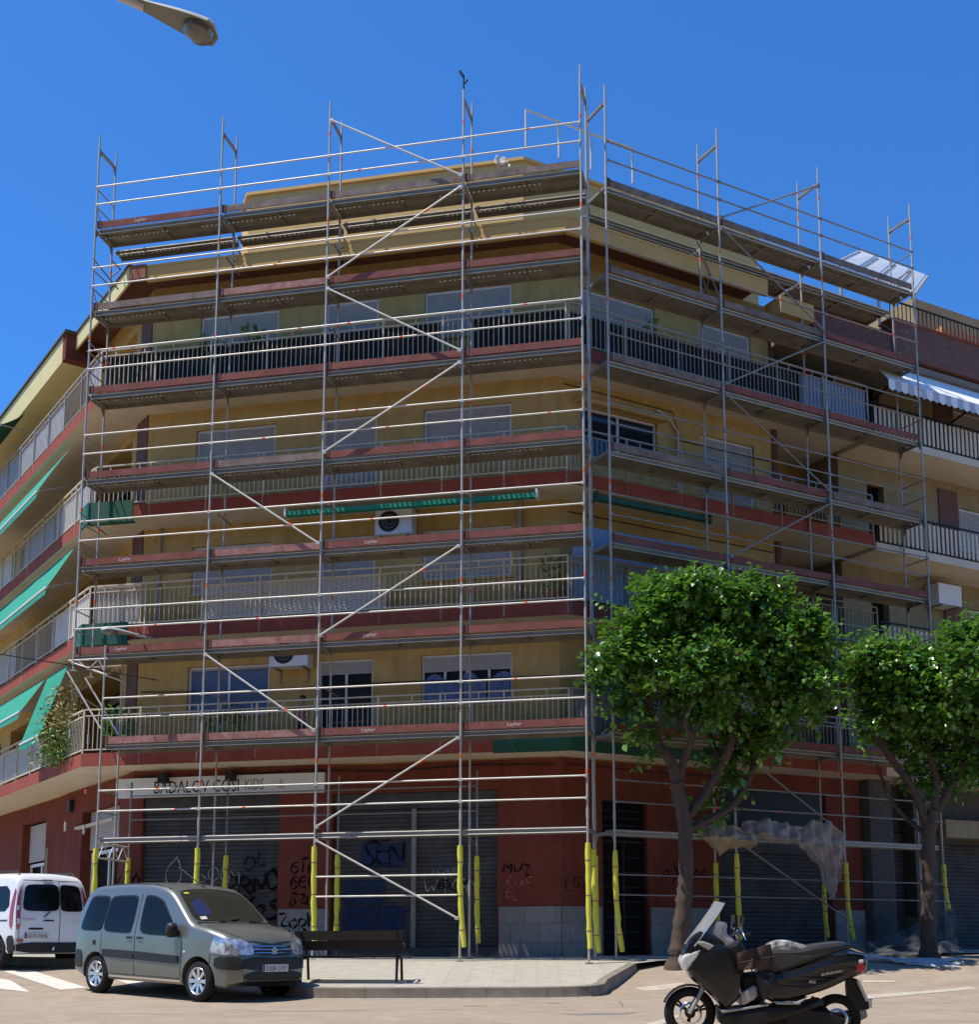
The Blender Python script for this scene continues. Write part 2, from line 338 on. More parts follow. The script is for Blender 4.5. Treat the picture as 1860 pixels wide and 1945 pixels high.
def window(par, fr, s0, s1, z0, z1, off, kind='shut', cols=2, name='window', glass='glass', fm='white', drop=.4, sill=True, lab=None):
    "window = frame mesh with shutter / pane / sill children"
    w = MB(); bars(w, fr, s0+.004, s1-.004, z0+.004, z1-.004, off+.07, .05, .06, cols if kind != 'shut' else 1)
    o = w.build(name, fm, par)
    if lab: o['label'] = lab
    if kind != 'shut':
        g = MB().quad(fr(s0+.03, off+.11, z0+.03), fr(s1-.03, off+.11, z0+.03), fr(s1-.03, off+.11, z1-.03), fr(s0+.03, off+.11, z1-.03)); g.build('pane', glass, o)
    if kind == 'shut': slats(fr, s0+.05, s1-.05, z0+.05, z1-.05, off+.085, .055, .010).build('shutter', 'shutgrey', o)
    elif drop > 0: slats(fr, s0+.05, s1-.05, z1-drop, z1-.05, off+.06, .055, .010).build('shutter', 'shutgrey', o)
    if kind == 'curtain':
        c = MB(); n = 26
        for i in range(n):
            a = s0+.06+(s1-s0-.12)*i/n; b = s0+.06+(s1-s0-.12)*(i+1)/n
            if .40 < i/n < .46 or .7 < i/n < .74: continue
            oa, ob = off+.04+.012*math.sin(i*1.9), off+.04+.012*math.sin((i+1)*1.9)
            c.quad(fr(a, oa, z0+.02), fr(b, ob, z0+.02), fr(b, ob, z0+.62+.1*math.sin(i*.6)), fr(a, oa, z0+.62+.1*math.sin(i*.6)))
        c.build('curtain', 'curtblue', o)
    if sill: MB().fbox(fr, s0-.05, s1+.05, off-.05, off+.02, z0-.06, z0-.002).build('sill', 'stucco', o)
    return o
def railing(par, fr, s0, s1, ztop, zbase, off, m='raillight', post=1.46, pitch=.115, posts_down=.27, name='balcony_railing', lab=None, bal=.007, phase=0., ends=(True, True)):
    r = MB(); zt = ztop
    r.fbox(fr, s0, s1, off-.022, off+.022, zt-.03, zt); r.fbox(fr, s0, s1, off-.014, off+.014, zt-.17, zt-.145); r.fbox(fr, s0, s1, off-.014, off+.014, zbase+.07, zbase+.095)
    n = max(1, round((s1-s0)/post))
    for k in range(n+1):
        if (k == 0 and not ends[0]) or (k == n and not ends[1]): continue
        s = s0+(s1-s0)*k/n
        r.fbox(fr, s-.018, s+.018, off-.018-.012, off+.012, zbase-posts_down, zt-.032)
    k = int((s1-s0)/pitch)
    for i in range(1, k):
        s = s0+(s1-s0)*i/k; r.fbox(fr, s-bal, s+bal, off-bal, off+bal, zbase+.097, zt-.172)
    for i in range(int((s1-s0)/.73)):
        s = s0+.36+i*.73; r.fbox(fr, s-.012, s+.012, off-.011, off+.011, zt-.143, zt-.032)
    o = r.build(name, m, par)
    if lab: o['label'] = lab
    return o
def slab_poly(lo_t, roff_s, o_L, o_F, o_R):
    a, _, _ = cross(F, o_F, L, o_L); b, _, _ = cross(F, o_F, Rr, o_R)
    P = [L(lo_t, o_L, 0), a, b, Rr(roff_s, o_R, 0), Rr(roff_s, 5.5, 0), F(9, 7.5, 0), F(1.5, 7.5, 0), L(lo_t, 5.5, 0)]
    return [(p[0], p[1]) for p in P]
M['brownrender2'] = mat('faded_red_fascia', (.36, .15, .095), .85, col2=(.28, .11, .07), nscale=3, spec=.2)
T = {k: 5.93+2.85*(k-1) for k in range(1, 5)}      # slab tops
SB = {k: T[k]-.30 for k in T}
B = thing('apartment_building', 'yellow corner apartment block with red balcony edges and red ground floor behind the scaffold', 'building', (-3.5, 31, 1.3))
# --- floor slabs
for k in T:
    m = MB(); m.prism(slab_poly(17, 8.30, 0, 1.0, .78), SB[k], T[k], 0, 1, 2); m.build('balcony_slab', ['slabred', 'kerb', 'soffit'], B)
# soffit front lip under first slab
# --- roof slab with fascia: left part set back then a box step
rp = slab_poly(3.6, 5.1, .45, .92, .74)
m = MB(); m.prism(rp, 17.39, 17.45, 0, 1, 2); rf = m.build('roof', ['gold', 'kerb', 'brownrender'], B)
qc, qs, qr = cross(F, .92, Rr, .74); m = MB(); m.fbox(F, .80, qs-.02, .925, 1.03, 17.06, 17.388); m.fbox(Rr, qr+.02, 5.1, .745, .85, 17.06, 17.388); m.prism([(p[0], p[1]) for p in (F(qs-.02, .925, 0), F(qs, .925, 0), Rr(qr+.02, .745, 0), Rr(qr+.02, .85, 0), F(qs-.02, 1.03, 0))], 17.06, 17.388); m.build('fascia', 'gold', rf)
q0 = cross(F, .90, L, .40)[1]; m = MB(); m.fbox(F, q0+.02, .80, .88, .915, 17.05, 17.46); m.build('fascia', 'brownrender2', rf)
m = MB(); m.fbox(L, 3.9, 17, .15, 5, 16.75, 17.45, 0); m.fbox(L, 3.6, 3.9, .15, 5, 16.75, 17.45, 1)
m.build('fascia', ['lemon', 'redwall'], rf)
m = MB(); m.fbox(L, -.55, 3.6, .40, .449, 17.05, 17.46, 0); m.build('fascia', 'lemon', rf)
m = MB(); m.fbox(L, 3.5, 17, .09, .4, 17.452, 17.50, 0); m.fbox(L, -.6, 3.5, .36, .6, 17.462, 17.50, 0); m.build('coping', 'greycol', rf)
# golden wedge of the next roof lip
m = MB(); m.fbox(Rr, 5.45, 6.5, .70, 1.3, 16.7, 17.14, 0); m.build('fascia', 'gold', rf)
# --- set back top storey
a1, _, _ = cross(F, 2.6, Rr, 2.86)
q = [F(2.55, 2.6, 0), a1, Rr(6.6, 2.86, 0), Rr(6.6, 7, 0), F(5, 10, 0), F(2.0, 3.4, 0)]
m = MB(); m.prism([(p[0], p[1]) for p in q], 17.45, 19.98, 0, 1); tp = m.build('top_storey', ['gold', 'kerb'], B)
q2 = [F(2.50, 2.53, 0), cross(F, 2.53, Rr, 2.79)[0], Rr(6.65, 2.79, 0), Rr(6.65, 7, 0), F(5, 10, 0), F(1.93, 3.4, 0)]
m = MB(); m.prism([(p[0], p[1]) for p in q2], 19.984, 20.06, 0); m.build('coping', 'gold', tp)
# --- upper walls (floors 1 to 4)
WS = {'A': (1.74, 3.73), 'B': (4.90, 6.19), 'C': (7.30, 9.35)}
opsF = []; 
for k in T:
    zt = T[k]+2.05
    opsF += [(WS['A'][0], WS['A'][1], zt-1.15, zt), (WS['B'][0], WS['B'][1], T[k]+.02, zt), (WS['C'][0], WS['C'][1], zt-1.15, zt)]
m = MB(); wall(m, F, sFL, sFR, 5.6, 17.385, WF, opsF)
opsR = []
for k in T:
    zt = T[k]+2.0; opsR += [(.35, 2.45, zt-1.15, zt), (3.72, 5.32, T[k]+.02, zt)]
RE = 5.87
wall(m, Rr, rFR, RE, 5.6, 17.385, WR, opsR)
m.quad(Rr(RE, WR, 5.6), Rr(RE, 3.4, 5.6), Rr(RE, 3.4, 17.385), Rr(RE, WR, 17.385))
opsL = []
for k in T: opsL += [(tFL+1.15, 4.9, T[k]+.02, T[k]+2.3, .9), (6.2, 8.0, T[k]+.9, T[k]+2.05, .2), (9.2, 11.4, T[k]+.02, T[k]+2.2, .5), (12.5, 15, T[k]+.9, T[k]+2.0, .2)]
wall(m, L, tFL, 17, 5.6, 17.385, WL, opsL)
m.build('upper_wall', 'stucco', B)
# loggia at the right end
m = MB()
for k in T:
    wall(m, Rr, RE, 8.3, T[k], T[k]+2.56, 3.3, [(6.9, 7.7, T[k]+.01, T[k]+2.05)], .1)
m.build('loggia_wall', 'stucco', B)
for k in T: MB().fbox(Rr, RE+.001, RE+.16, 1.66, 2.3, T[k]+.001, SB[k]+2.849).build('brown_pilaster', 'brownrender', B)
pass
for k in T:
    dm = MB(); dm.fbox(Rr, 6.92, 7.68, 3.36, 3.42, T[k]+.02, T[k]+2.03); dm.build('balcony_door', 'dark', B)
# brown tiled strip on the left return
for k in T:
    m = MB(); m.fbox(L, tFL+.02, tFL+.75, WL-.03, WL+.1, T[k]+.001, SB[k]+2.849); m.build('tiled_strip', 'tiles', B)
pass
for k in T:
    m = MB(); m.quad(L(tFL+1.15, WL+.9, T[k]), L(4.9, WL+.9, T[k]), L(4.9, WL+.9, T[k]+2.3), L(tFL+1.15, WL+.9, T[k]+2.3)); m.build('recess', 'dark', B)
    for a, b, d in ((6.2, 8, .2), (9.2, 11.4, .5), (12.5, 15, .2)): MB().quad(L(a, WL+d, T[k]), L(b, WL+d, T[k]), L(b, WL+d, T[k]+2.3), L(a, WL+d, T[k]+2.3)).build('recess', 'dark', B)
for k in T:
    window(B, L, tFL+1.3, 4.7, T[k]+.03, T[k]+2.2, WL+.75, 'half', 3, 'balcony_door', 'dark', 'railgrey', .2, False)
# --- front windows
for k in T:
    zt = T[k]+2.05
    if k == 1:
        window(B, F, *WS['A'], zt-1.15, zt, WF, 'half', 2, glass='glassblue', drop=.1, lab='window reflecting the sky, its shutter raised')
        window(B, F, *WS['B'], T[k]+.02, zt, WF, 'half', 2, name='balcony_door', glass='glass', drop=.33, sill=False)
        window(B, F, *WS['C'], zt-1.15, zt, WF, 'curtain', 4, drop=.38, lab='window hung with blue cloth, its shutter half down')
    else:
        window(B, F, *WS['A'], zt-1.15, zt, WF, 'shut'); window(B, F, *WS['B'], T[k]+.02, zt, WF, 'shut', name='balcony_door', sill=False); window(B, F, *WS['C'], zt-1.15, zt, WF, 'shut')
for k in T:
    zt = T[k]+2.0
    window(B, Rr, .35, 2.45, zt-1.15, zt, WR, 'half' if k in (3, 1) else 'shut', 2, drop=.0)
    window(B, Rr, 3.72, 5.32, T[k]+.02, zt, WR, 'shut', name='balcony_door', sill=False)
    if k == 3: MB().fbox(Rr, .2, 2.62, WR-.2, WR-.001, zt+.02, zt+.12).build('window_hood', 'stucco', B)
# --- ground floor
GB = 1.2
og = [(.76, 4.06, GB, 5.0, .2), (5.30, 9.02, GB, 4.96, .2)]
m = MB(); wall(m, F, sFL, sFR, GB, 5.64, WF, og)
wall(m, Rr, rFR, 8.3, GB, 5.64, WR, [(.80, 1.98, GB, 4.75, .2), (3.95, 7.3, GB, 4.1, .2), (4.0, 7.2, 4.35, 5.2, .1)])
wall(m, L, tFL, 17, GB, 5.64, WL, [(tFL+.9, 3.75, GB, 5.0, .35), (7.0, 9.4, GB, 5.15, .35), (12, 15, GB, 5, .3)])
m.build('ground_floor_wall', 'redwall', B)
for a, b, c, w in ((sFL, .72, F, WF), (4.10, 5.26, F, WF), (9.06, sFR, F, WF), (rFR, .76, Rr, WR), (2.02, 3.9, Rr, WR), (7.35, 8.3, Rr, WR)): MB().fbox(c, a, b, w-.03, w+.02, GB, 2.46).build('stone_plinth', 'stone', B)
def shopshutter(fr, s0, s1, z0, z1, off, mull=None, lab=None, mt='shopshut'):
    o = slats(fr, s0+.02, s1-.02, z0, z1-.35, off+.12, .095, .02).build('shop_shutter', mt, B)
    b = MB(); b.fbox(fr, s0+.02, s1-.02, off+.06, off+.19, z1-.352, z1-.01)
    if mull: b.fbox(fr, mull-.05, mull+.05, off+.03, off+.11, z0, z1-.36, 1)
    b.build('shutter_box', [mt, 'galvd'], o)
    if lab: o['label'] = lab
    return o
sh1 = shopshutter(F, .76, 4.06, GB+.1, 5.0, WF, None, 'dark shop shutter with white and black graffiti below the long shop sign')
sh2 = shopshutter(F, 5.30, 9.02, 1.62, 4.96, WF, 7.16, 'wide dark shop shutter with blue graffiti and a steel post down its middle')
MB().fbox(F, 5.3, 9.02, WF+.02, WF+.2, GB, 1.62).build('threshold', 'greycol', B)
shopshutter(Rr, 3.95, 7.3, GB+.1, 4.1, WR)
m = MB(); m.fbox(Rr, 4.0, 7.2, WR+.06, WR+.08, 4.35, 5.2); m.build('dark_shop_sign', 'black', B)
m = MB(); m.fbox(Rr, .8, 1.98, WR+.15, WR+.18, GB, 4.75); m.build('entrance_recess', 'dark', B)
m = MB(); bars(m, Rr, .82, 1.96, GB+.1, 3.9, WR+.08, .05, .04, 2)
for i in range(7): m.fbox(Rr, .86, 1.92, WR+.09, WR+.11, 1.6+i*.32, 1.625+i*.32)
for i in range(4): m.fbox(Rr, .86, 1.92, WR+.09, WR+.11, 4.05+i*.16, 4.08+i*.16)
m.build('entrance_door', 'iron', B)
# left ground floor openings
for a, b in ((tFL+.9, 3.75), (7, 9.4), (12, 15)): MB().quad(L(a, WL+.35, GB), L(b, WL+.35, GB), L(b, WL+.35, 5.2), L(a, WL+.35, 5.2)).build('shop_recess', 'dark', B)
for a, b, g in ((7.05, 9.35, 'glass'), (tFL+.95, 3.7, 'glass')):
    m = MB(); bars(m, L, a, b, GB+.1, 4.0, WL+.25, .08, .05, 2); o = m.build('shop_window', 'white', B)
    slats(L, a, b, 4.05, 5.1, WL+.2, .07, .01).build('shutter', 'shutgrey', o)
m = MB()
fold = MB(); fold.fbox(L, tFL+1.0, 3.9, WL-.14, WL-.02, 4.58, 4.64); fold.build('folded_awning', 'soffit', B)
m = MB(); m.fbox(L, 6.55, 6.75, WL-.05, WL-.002, 3.55, 4.3); m.build('small_sign', 'cream', B)
m = MB(); m.fbox(L, 4.5, 4.7, WL-.12, WL-.002, 5.1, 5.4); m.build('wall_box', 'black', B)
# --- graffiti
def graf(par, mt, fn):
    "every word a piece of its own"
    g = MB(); g.words = []; fn(g)
    if g.v: g.build('graffiti', mt, par)
    for q in g.words: q.build('graffiti', mt, par)
_gr = graffiti
def graffiti(mb, *a):
    if hasattr(mb, 'words'):
        q = MB(); _gr(q, *a); mb.words.append(q)
    else: _gr(mb, *a)
M['gblack'] = mat('black_spray', (.008, .008, .009), .8, spec=.1); M['gwhite'] = mat('white_spray', (.32, .32, .31), .7); M['gblue'] = mat('blue_spray', (.02, .045, .125), .8, spec=.15, col2=(.03, .032, .04), nscale=4, nmix=.5)
M['gpink'] = mat('pale_red_spray', (.42, .2, .17), .6)
SO = WF+.085
graf(sh1, 'gwhite', lambda g: (graffiti(g, F, SO, 'O', 1.3, 2.95, .42, .62, .035), graffiti(g, F, SO, 'HXH', 1.15, 2.45, .28, .4, .03), graffiti(g, F, SO-.002, 'SOGM', 2.1, 3.1, .26, .34, .02)))
graf(sh1, 'gblack', lambda g: (graffiti(g, F, SO, 'DRNO', 2.78, 2.85, .33, .42, .07), graffiti(g, F, SO, 'VKRS', 2.85, 2.2, .31, .42, .07), graffiti(g, F, SO-.002, 'OL', 3.2, 3.35, .3, .3, .03)))
graf(sh2, 'gblue', lambda g: [g.quad(F(a, SO+.01, c), F(b, SO+.01, c), F(b, SO+.01, d), F(a, SO+.01, d)) for a, b, c, d in ((5.95, 6.95, 3.35, 3.85), (5.55, 6.5, 2.55, 3.05), (5.55, 6.9, 2.0, 2.5))])
graf(sh2, 'gblack', lambda g: graffiti(g, F, SO-.002, 'SEN', 5.98, 3.38, .33, .42, .05))
graf(sh2, 'gblue', lambda g: graffiti(g, F, SO-.004, 'ROVM', 5.6, 2.05, .33, .5, .06))
graf(sh2, 'gwhite', lambda g: (graffiti(g, F, SO, 'WTGN', 7.35, 2.75, .33, .3, .028), graffiti(g, F, SO, 'ICAR', 7.5, 3.2, .16, .1, .012)))
graf(sh2, 'gblack', lambda g: graffiti(g, F, SO-.003, 'ROM', 7.72, 2.82, .22, .22, .03))
WO = WF-.004
graf(B, 'gblack', lambda g: (graffiti(g, F, WO, 'GTR', 4.35, 3.25, .2, .25, .04), graffiti(g, F, WO, 'GEL', 4.35, 2.88, .2, .26, .04), graffiti(g, F, WO, 'BZL', 4.35, 2.53, .2, .26, .04)))
graf(B, 'gblack', lambda g: (graffiti(g, F, WF-.034, 'ZORK', 4.14, 2.05, .22, .28, .045), graffiti(g, F, WF-.034, 'ONL', 4.2, 1.7, .24, .3, .045)))
graf(B, 'gblack', lambda g: (graffiti(g, F, WO, 'MUZ', 9.15, 3.15, .2, .2, .035), graffiti(g, F, WO, 'VINO', .0+.1, 2.95, .16, .26, .04)))
graf(B, 'gpink', lambda g: (graffiti(g, F, WO, 'RIAC', 9.2, 2.9, .14, .16, .012), graffiti(g, F, WO, 'EF', 9.2, 2.62, .14, .2, .012) if 'F' in SF else graffiti(g, F, WO, 'EL', 9.2, 2.62, .14, .2, .012)))
graf(B, 'gblack', lambda g: (graffiti(g, Rr, WR-.004, 'LIROS', -.12+.0, 2.8, .14, .24, .022), graffiti(g, Rr, WR-.004, 'AXEM', 2.3, 3.0, .3, .4, .03)))
# --- railings
rl = []
for k in T:
    zt = T[k]+1.01
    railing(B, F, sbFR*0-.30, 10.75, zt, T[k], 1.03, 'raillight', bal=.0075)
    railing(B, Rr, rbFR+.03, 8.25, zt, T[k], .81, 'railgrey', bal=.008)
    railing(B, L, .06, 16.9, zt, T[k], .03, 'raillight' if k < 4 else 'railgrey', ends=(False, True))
def panel(name, mt, fr, s0, s1, z0, z1, off, lab=None):
    o = MB().fbox(fr, s0, s1, off, off+.012, z0, z1).build(name, mt, B)
    if lab: o['label'] = lab
    return o
panel('railing_sheet', 'sheet', L, 3.0, 16.8, T[4]+.1, T[4]+.84, .052)
panel('railing_sheet', 'sheet', L, .1, 1.0, T[4]+.1, T[4]+.84, .052)
panel('railing_sheet', 'sheetblue', L, 3.4, 6.2, T[3]+.1, T[3]+.84, .052, 'blue grey sheet behind the railing'); panel('railing_sheet', 'sheet', L, .5, 3.2, T[3]+.1, T[3]+.84, .052); panel('railing_sheet', 'white', L, 7.5, 16.5, T[3]+.1, T[3]+.84, .052)
panel('railing_sheet', 'white', L, .1, 3.0, T[2]+.1, T[2]+.84, .052, 'white sheet behind the railing at the corner'); panel('railing_sheet', 'sheet', L, 6.5, 16.5, T[2]+.1, T[2]+.84, .052)
panel('railing_sheet', 'sheet', L, 3.3, 16.5, T[1]+.1, T[1]+.84, .052)
panel('railing_sheet', 'sheetblue', Rr, 6.1, 8.2, T[4]+.02, T[4]+.86, .83, 'blue grey sheet closing the railing end')
panel('railing_sheet', 'sheetblue', Rr, -.4, 2.9, T[2]+.1, T[2]+1.7, .85, 'tall blue grey canvas screen')
panel('railing_sheet', 'sheetblue', Rr, -.35, 1.6, T[1]+.1, T[1]+.95, .85)
def lattice(fr, s0, s1, z0, z1, off, mt, p=.075, w=.012):
    m = MB(); m.fbox(fr, s0, s1, off-.004, off+.014, z1-.03, z1); m.fbox(fr, s0, s1, off-.004, off+.014, z0, z0+.03)
    h = z1-z0; n = int((s1-s0+h)/p)
    for sg in (1, -1):
        for i in range(n):
            a = s0-h+i*p if sg == 1 else s0+i*p
            x0, x1 = (a, a+h) if sg == 1 else (a, a-h); y0, y1 = z0, z1
            def clip(x, xa, ya, xb, yb): return ya+(yb-ya)*(x-xa)/(xb-xa)
            if sg == 1:
                if x0 < s0: y0 = clip(s0, a, z0, a+h, z1); x0 = s0
                if x1 > s1: y1 = clip(s1, a, z0, a+h, z1); x1 = s1
                if x1 <= x0: continue
            else:
                if x0 > s1: y0 = clip(s1, a, z0, a-h, z1); x0 = s1
                if x1 < s0: y1 = clip(s0, a, z0, a-h, z1); x1 = s0
                if x1 >= x0: continue
            o2 = off+(0 if sg == 1 else .005)
            m.quad(fr(x0, o2, y0-w), fr(x1, o2, y1-w), fr(x1, o2, y1+w), fr(x0, o2, y0+w))
    return m.build('lattice_panel', mt, B)
lattice(F, 2.42, 6.75, T[2]+.1, T[2]+.86, 1.06, 'white'); lattice(F, -.22, .95, T[2]+.1, T[2]+.98, 1.06, 'white', .07)
M['greenbox'] = mat('weathered_green_canvas', (.02, .15, .10), .8, col2=(.015, .10, .07), nscale=4)
# green canvas skirts hung over the slab edge at the left corner
for k in (3, 2):
    g = MB(); z0, z1 = SB[k]-.12, T[k]+.08
    g.fbox(F, -.40, .75, .86, .90, z0, z1, 1); g.fbox(L, -.10, .5, -.14, -.10, z0, z1, 0); g.fbox(F, -.40, .75, .9, 1.04, z0, z0+.02, 1)
    g.build('canvas_skirt', ['greenbox', 'greend'], B)
panel('railing_screen', 'screen', F, -.25, 7.9, T[4]+.1, T[4]+.83, 1.06, 'dark mesh screen behind the bars of the top railing'); panel('railing_screen', 'screen', F, 8.6, 10.7, T[4]+.1, T[4]+.83, 1.06); panel('railing_screen', 'screen', Rr, -.4, 6.0, T[4]+.1, T[4]+.80, .85)  # flat near black panels set behind the top railing bars
# vent pipes and cables along the facade
p = MB(); p.tube(F(8.0+1.55, WF-.06, T[2]+.35), F(9.55, WF-.06, SB[3]), .045); p.build('vent_pipe', 'railgrey', B); p = MB(); p.tube(F(.95, WF-.05, T[2]+.1), F(.95, WF-.05, SB[3]), .03); p.build('vent_pipe', 'railgrey', B)
p = MB(); p.path([Rr(3.0, WR-.05, T[3]), Rr(3.0, WR-.05, T[3]+1.9), Rr(2.7, WR-.05, T[3]+2.2), Rr(2.4, WR-.05, T[3]+2.3)], .03); p.build('vent_pipe', 'raillight', B)
def cable(fr, pts, r=.012): return MB().path([fr(*q) for q in pts], r, 5).build('wall_cable', 'black', B)
cable(F, [(.6, WF-.03, 5.5), (2.5, WF-.03, 5.43), (4.5, WF-.03, 5.52), (6.6, WF-.03, 5.42), (8.5, WF-.03, 5.5), (10.3, WF-.03, 5.45)], .015)
cable(F, [(.6, WF-.02, 7.45), (3, WF-.02, 7.36), (6.5, WF-.02, 7.4), (10.3, WF-.02, 7.38)])
cable(Rr, [(-.1, WR-.02, T[3]+2.4), (2.9, WR-.02, T[3]+2.36), (3.1, WR-.02, T[3]+1.7), (5.8, WR-.02, T[3]+1.7)]); cable(Rr, [(0, WR-.02, T[2]+2.3), (5.8, WR-.02, T[2]+2.25)]); cable(Rr, [(-.1, WR-.02, T[1]-.45), (2.4, WR-.02, T[1]-.5), (5, WR-.02, T[1]-.48)])
# ------------------------------------------------------------------ shop sign
sg = MB(); sg.fbox(F, .17, 5.13, WF-.09, WF-.005, 5.0, 5.44)
so = sg.build('shop_sign', 'white'); tag(so, 'long pale shop sign with thin capital letters above the left shutter', 'sign')
vs, fs = text_mesh('BADALOV COSI', .40, .74); e = MB(); e.add([F(1.05+x, WF-.094, 5.08+y) for x, y in vs], fs); eo = e.build('lettering', 'gblack', so)
vs, fs = text_mesh('KIDS', .36, .62); e = MB(); M['teal'] = mat('teal_letter', (.05, .22, .2), .6); e.add([F(3.25+x, WF-.094, 5.1+y) for x, y in vs], fs); e.build('lettering', 'teal', so)
vs, fs = text_mesh('&', .32, .8); e = MB(); e.add([F(4.05+x, WF-.094, 5.11+y) for x, y in vs], fs); e.build('lettering', 'railgrey', so)
e = MB(); ribbon(e, F, WF-.094, [(.4, 5.33), (.47, 5.2), (.55, 5.33)], .03); ribbon(e, F, WF-.095, [(.42, 5.08), (.42, 5.24), (.48, 5.16), (.54, 5.24), (.54, 5.08)], .015); e.build('emblem', 'railgrey', so)
for s_ in (1.35, 2.98):
    lb = MB(); lb.fbox(F, s_-.09, s_+.09, WF-.32, WF-.1, 5.3, 5.52); lb.fbox(F, s_-.03, s_+.03, WF-.12, WF-.003, 5.48, 5.53)
    lo = lb.build('spotlight', 'black'); tag(lo, 'small black spotlight above the shop sign, the %s one' % ('left' if s_ < 2 else 'right'), 'spotlight', 'spotlights over the shop sign')
# ------------------------------------------------------------------ air conditioners
def aircon(fr, s0, s1, z0, z1, off, depth, lab, fan=True):
    t = thing('air_conditioner', lab, 'air conditioner', fr((s0+s1)/2, off-depth/2, z0))
    b = MB(); b.fbox(fr, s0, s1, off-depth, off-.05, z0, z1); bo = b.build('casing', 'white', t)
    if fan:
        r = (z1-z0)*.4; c = fr(s0+.38*(s1-s0), off-depth-.004, (z0+z1)/2); g = MB(); n = 24
        P = [c]+[c+Vector((fr.u.x*math.cos(2*PI*i/n)*r, fr.u.y*math.cos(2*PI*i/n)*r, math.sin(2*PI*i/n)*r)) for i in range(n)]
        g.add(P, [(0, 1+i, 1+(i+1) % n) for i in range(n)]); g.build('fan_grille', 'black', t)
        g = MB()
        for rr in (r*.35, r*.65, r*1.02):
            g.path([c+Vector((fr.u.x*math.cos(2*PI*i/n)*rr-fr.n.x*.006, fr.u.y*math.cos(2*PI*i/n)*rr-fr.n.y*.006, math.sin(2*PI*i/n)*rr)) for i in range(n+1)], .005, 4)
        g.build('fan_guard', 'railgrey', t)
    for s in (s0+.12, s1-.12):
        b = MB(); b.fbox(fr, s-.015, s+.015, off-depth, off-.002, z0-.04, z0-.002); b.fbox(fr, s-.015, s+.015, off-.03, off-.002, z0-.3, z0-.041); b.build('bracket', 'galvd', t)
    return t
aircon(F, 6.33, 7.18, 10.66, 11.25, WF, .42, 'white air conditioner with a round black fan under the third balcony of the front')
aircon(F, 3.90, 4.80, 7.80, 8.40, WF, .40, 'white air conditioner above the left window of the first floor')
aircon(Rr, 11.2, 12.05, 10.45, 11.0, 2.0, .5, 'white air conditioner on the cream building right of the scaffold', False)
# ------------------------------------------------------------------ awnings
def rolled(fr, s0, s1, off, z, lab):
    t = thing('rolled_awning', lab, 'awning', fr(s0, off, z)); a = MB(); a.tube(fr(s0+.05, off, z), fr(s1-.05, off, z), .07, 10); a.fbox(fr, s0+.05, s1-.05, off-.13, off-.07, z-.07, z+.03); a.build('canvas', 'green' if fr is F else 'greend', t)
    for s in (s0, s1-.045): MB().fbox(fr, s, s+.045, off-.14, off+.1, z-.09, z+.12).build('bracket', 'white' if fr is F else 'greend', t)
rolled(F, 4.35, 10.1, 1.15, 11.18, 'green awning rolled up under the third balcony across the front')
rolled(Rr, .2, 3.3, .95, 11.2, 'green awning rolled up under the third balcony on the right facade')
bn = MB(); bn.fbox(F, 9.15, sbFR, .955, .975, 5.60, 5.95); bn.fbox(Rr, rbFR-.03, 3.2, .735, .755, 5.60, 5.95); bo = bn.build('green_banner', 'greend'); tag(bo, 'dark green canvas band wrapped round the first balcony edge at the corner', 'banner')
def dropawn(t0, t1, ztop, z1, out, lab, m='green'):
    t = thing('awning', lab, 'awning', L(t0, 0, ztop)); a = MB(); n = 22; rows = 6
    def pt(i, j):
        s = t0+(t1-t0)*i/n; f = j/rows; return L(s, .12-(.12+out)*f-.03*math.sin(f*PI)*(1+.5*math.sin(s*3)), ztop+(z1-ztop)*f-.05*math.sin(f*PI))
    for i in range(n):
        for j in range(rows): a.add([pt(i, j), pt(i+1, j), pt(i+1, j+1), pt(i, j+1)], [(0, 1, 2, 3)], 0, True)
    for i in range(n*2):
        s = t0+(t1-t0)*i/(n*2); s2 = t0+(t1-t0)*(i+1)/(n*2); mid = (s+s2)/2
        a.add([L(s, -out, z1), L(s2, -out, z1), L(s2, -out-.02, z1-.14), L(mid, -out-.02, z1-.2), L(s, -out-.02, z1-.14)], [(0, 1, 2, 3, 4)], 0)
    a.build('canvas', m, t); MB().tube(L(t0-.03, -out, z1), L(t1+.03, -out, z1), .03).build('front_bar', 'white', t)
    for s in (t0+.02, t1-.02): MB().tube(L(s, .15, ztop-.2-.6*(ztop-z1)), L(s, -out, z1), .018, 6).build('arm', 'railgrey', t)
dropawn(1.8, 3.5, 8.3, 6.55, .45, 'lowered green awning beside the dry plant on the first floor')
dropawn(3.75, 9.5, 8.3, 7.4, .45, 'lowered green awning at the left edge over the first floor balcony')
dropawn(1.7, 10, 11.2, 10.08, .5, 'long lowered green awning of the second floor on the left facade')
dropawn(2.6, 11, 13.95, 12.7, .6, 'long lowered green awning of the third floor on the left facade')
dropawn(7.4, 12, 16.55, 16.1, .5, 'dark green awning under the eaves of the left facade', 'greend')
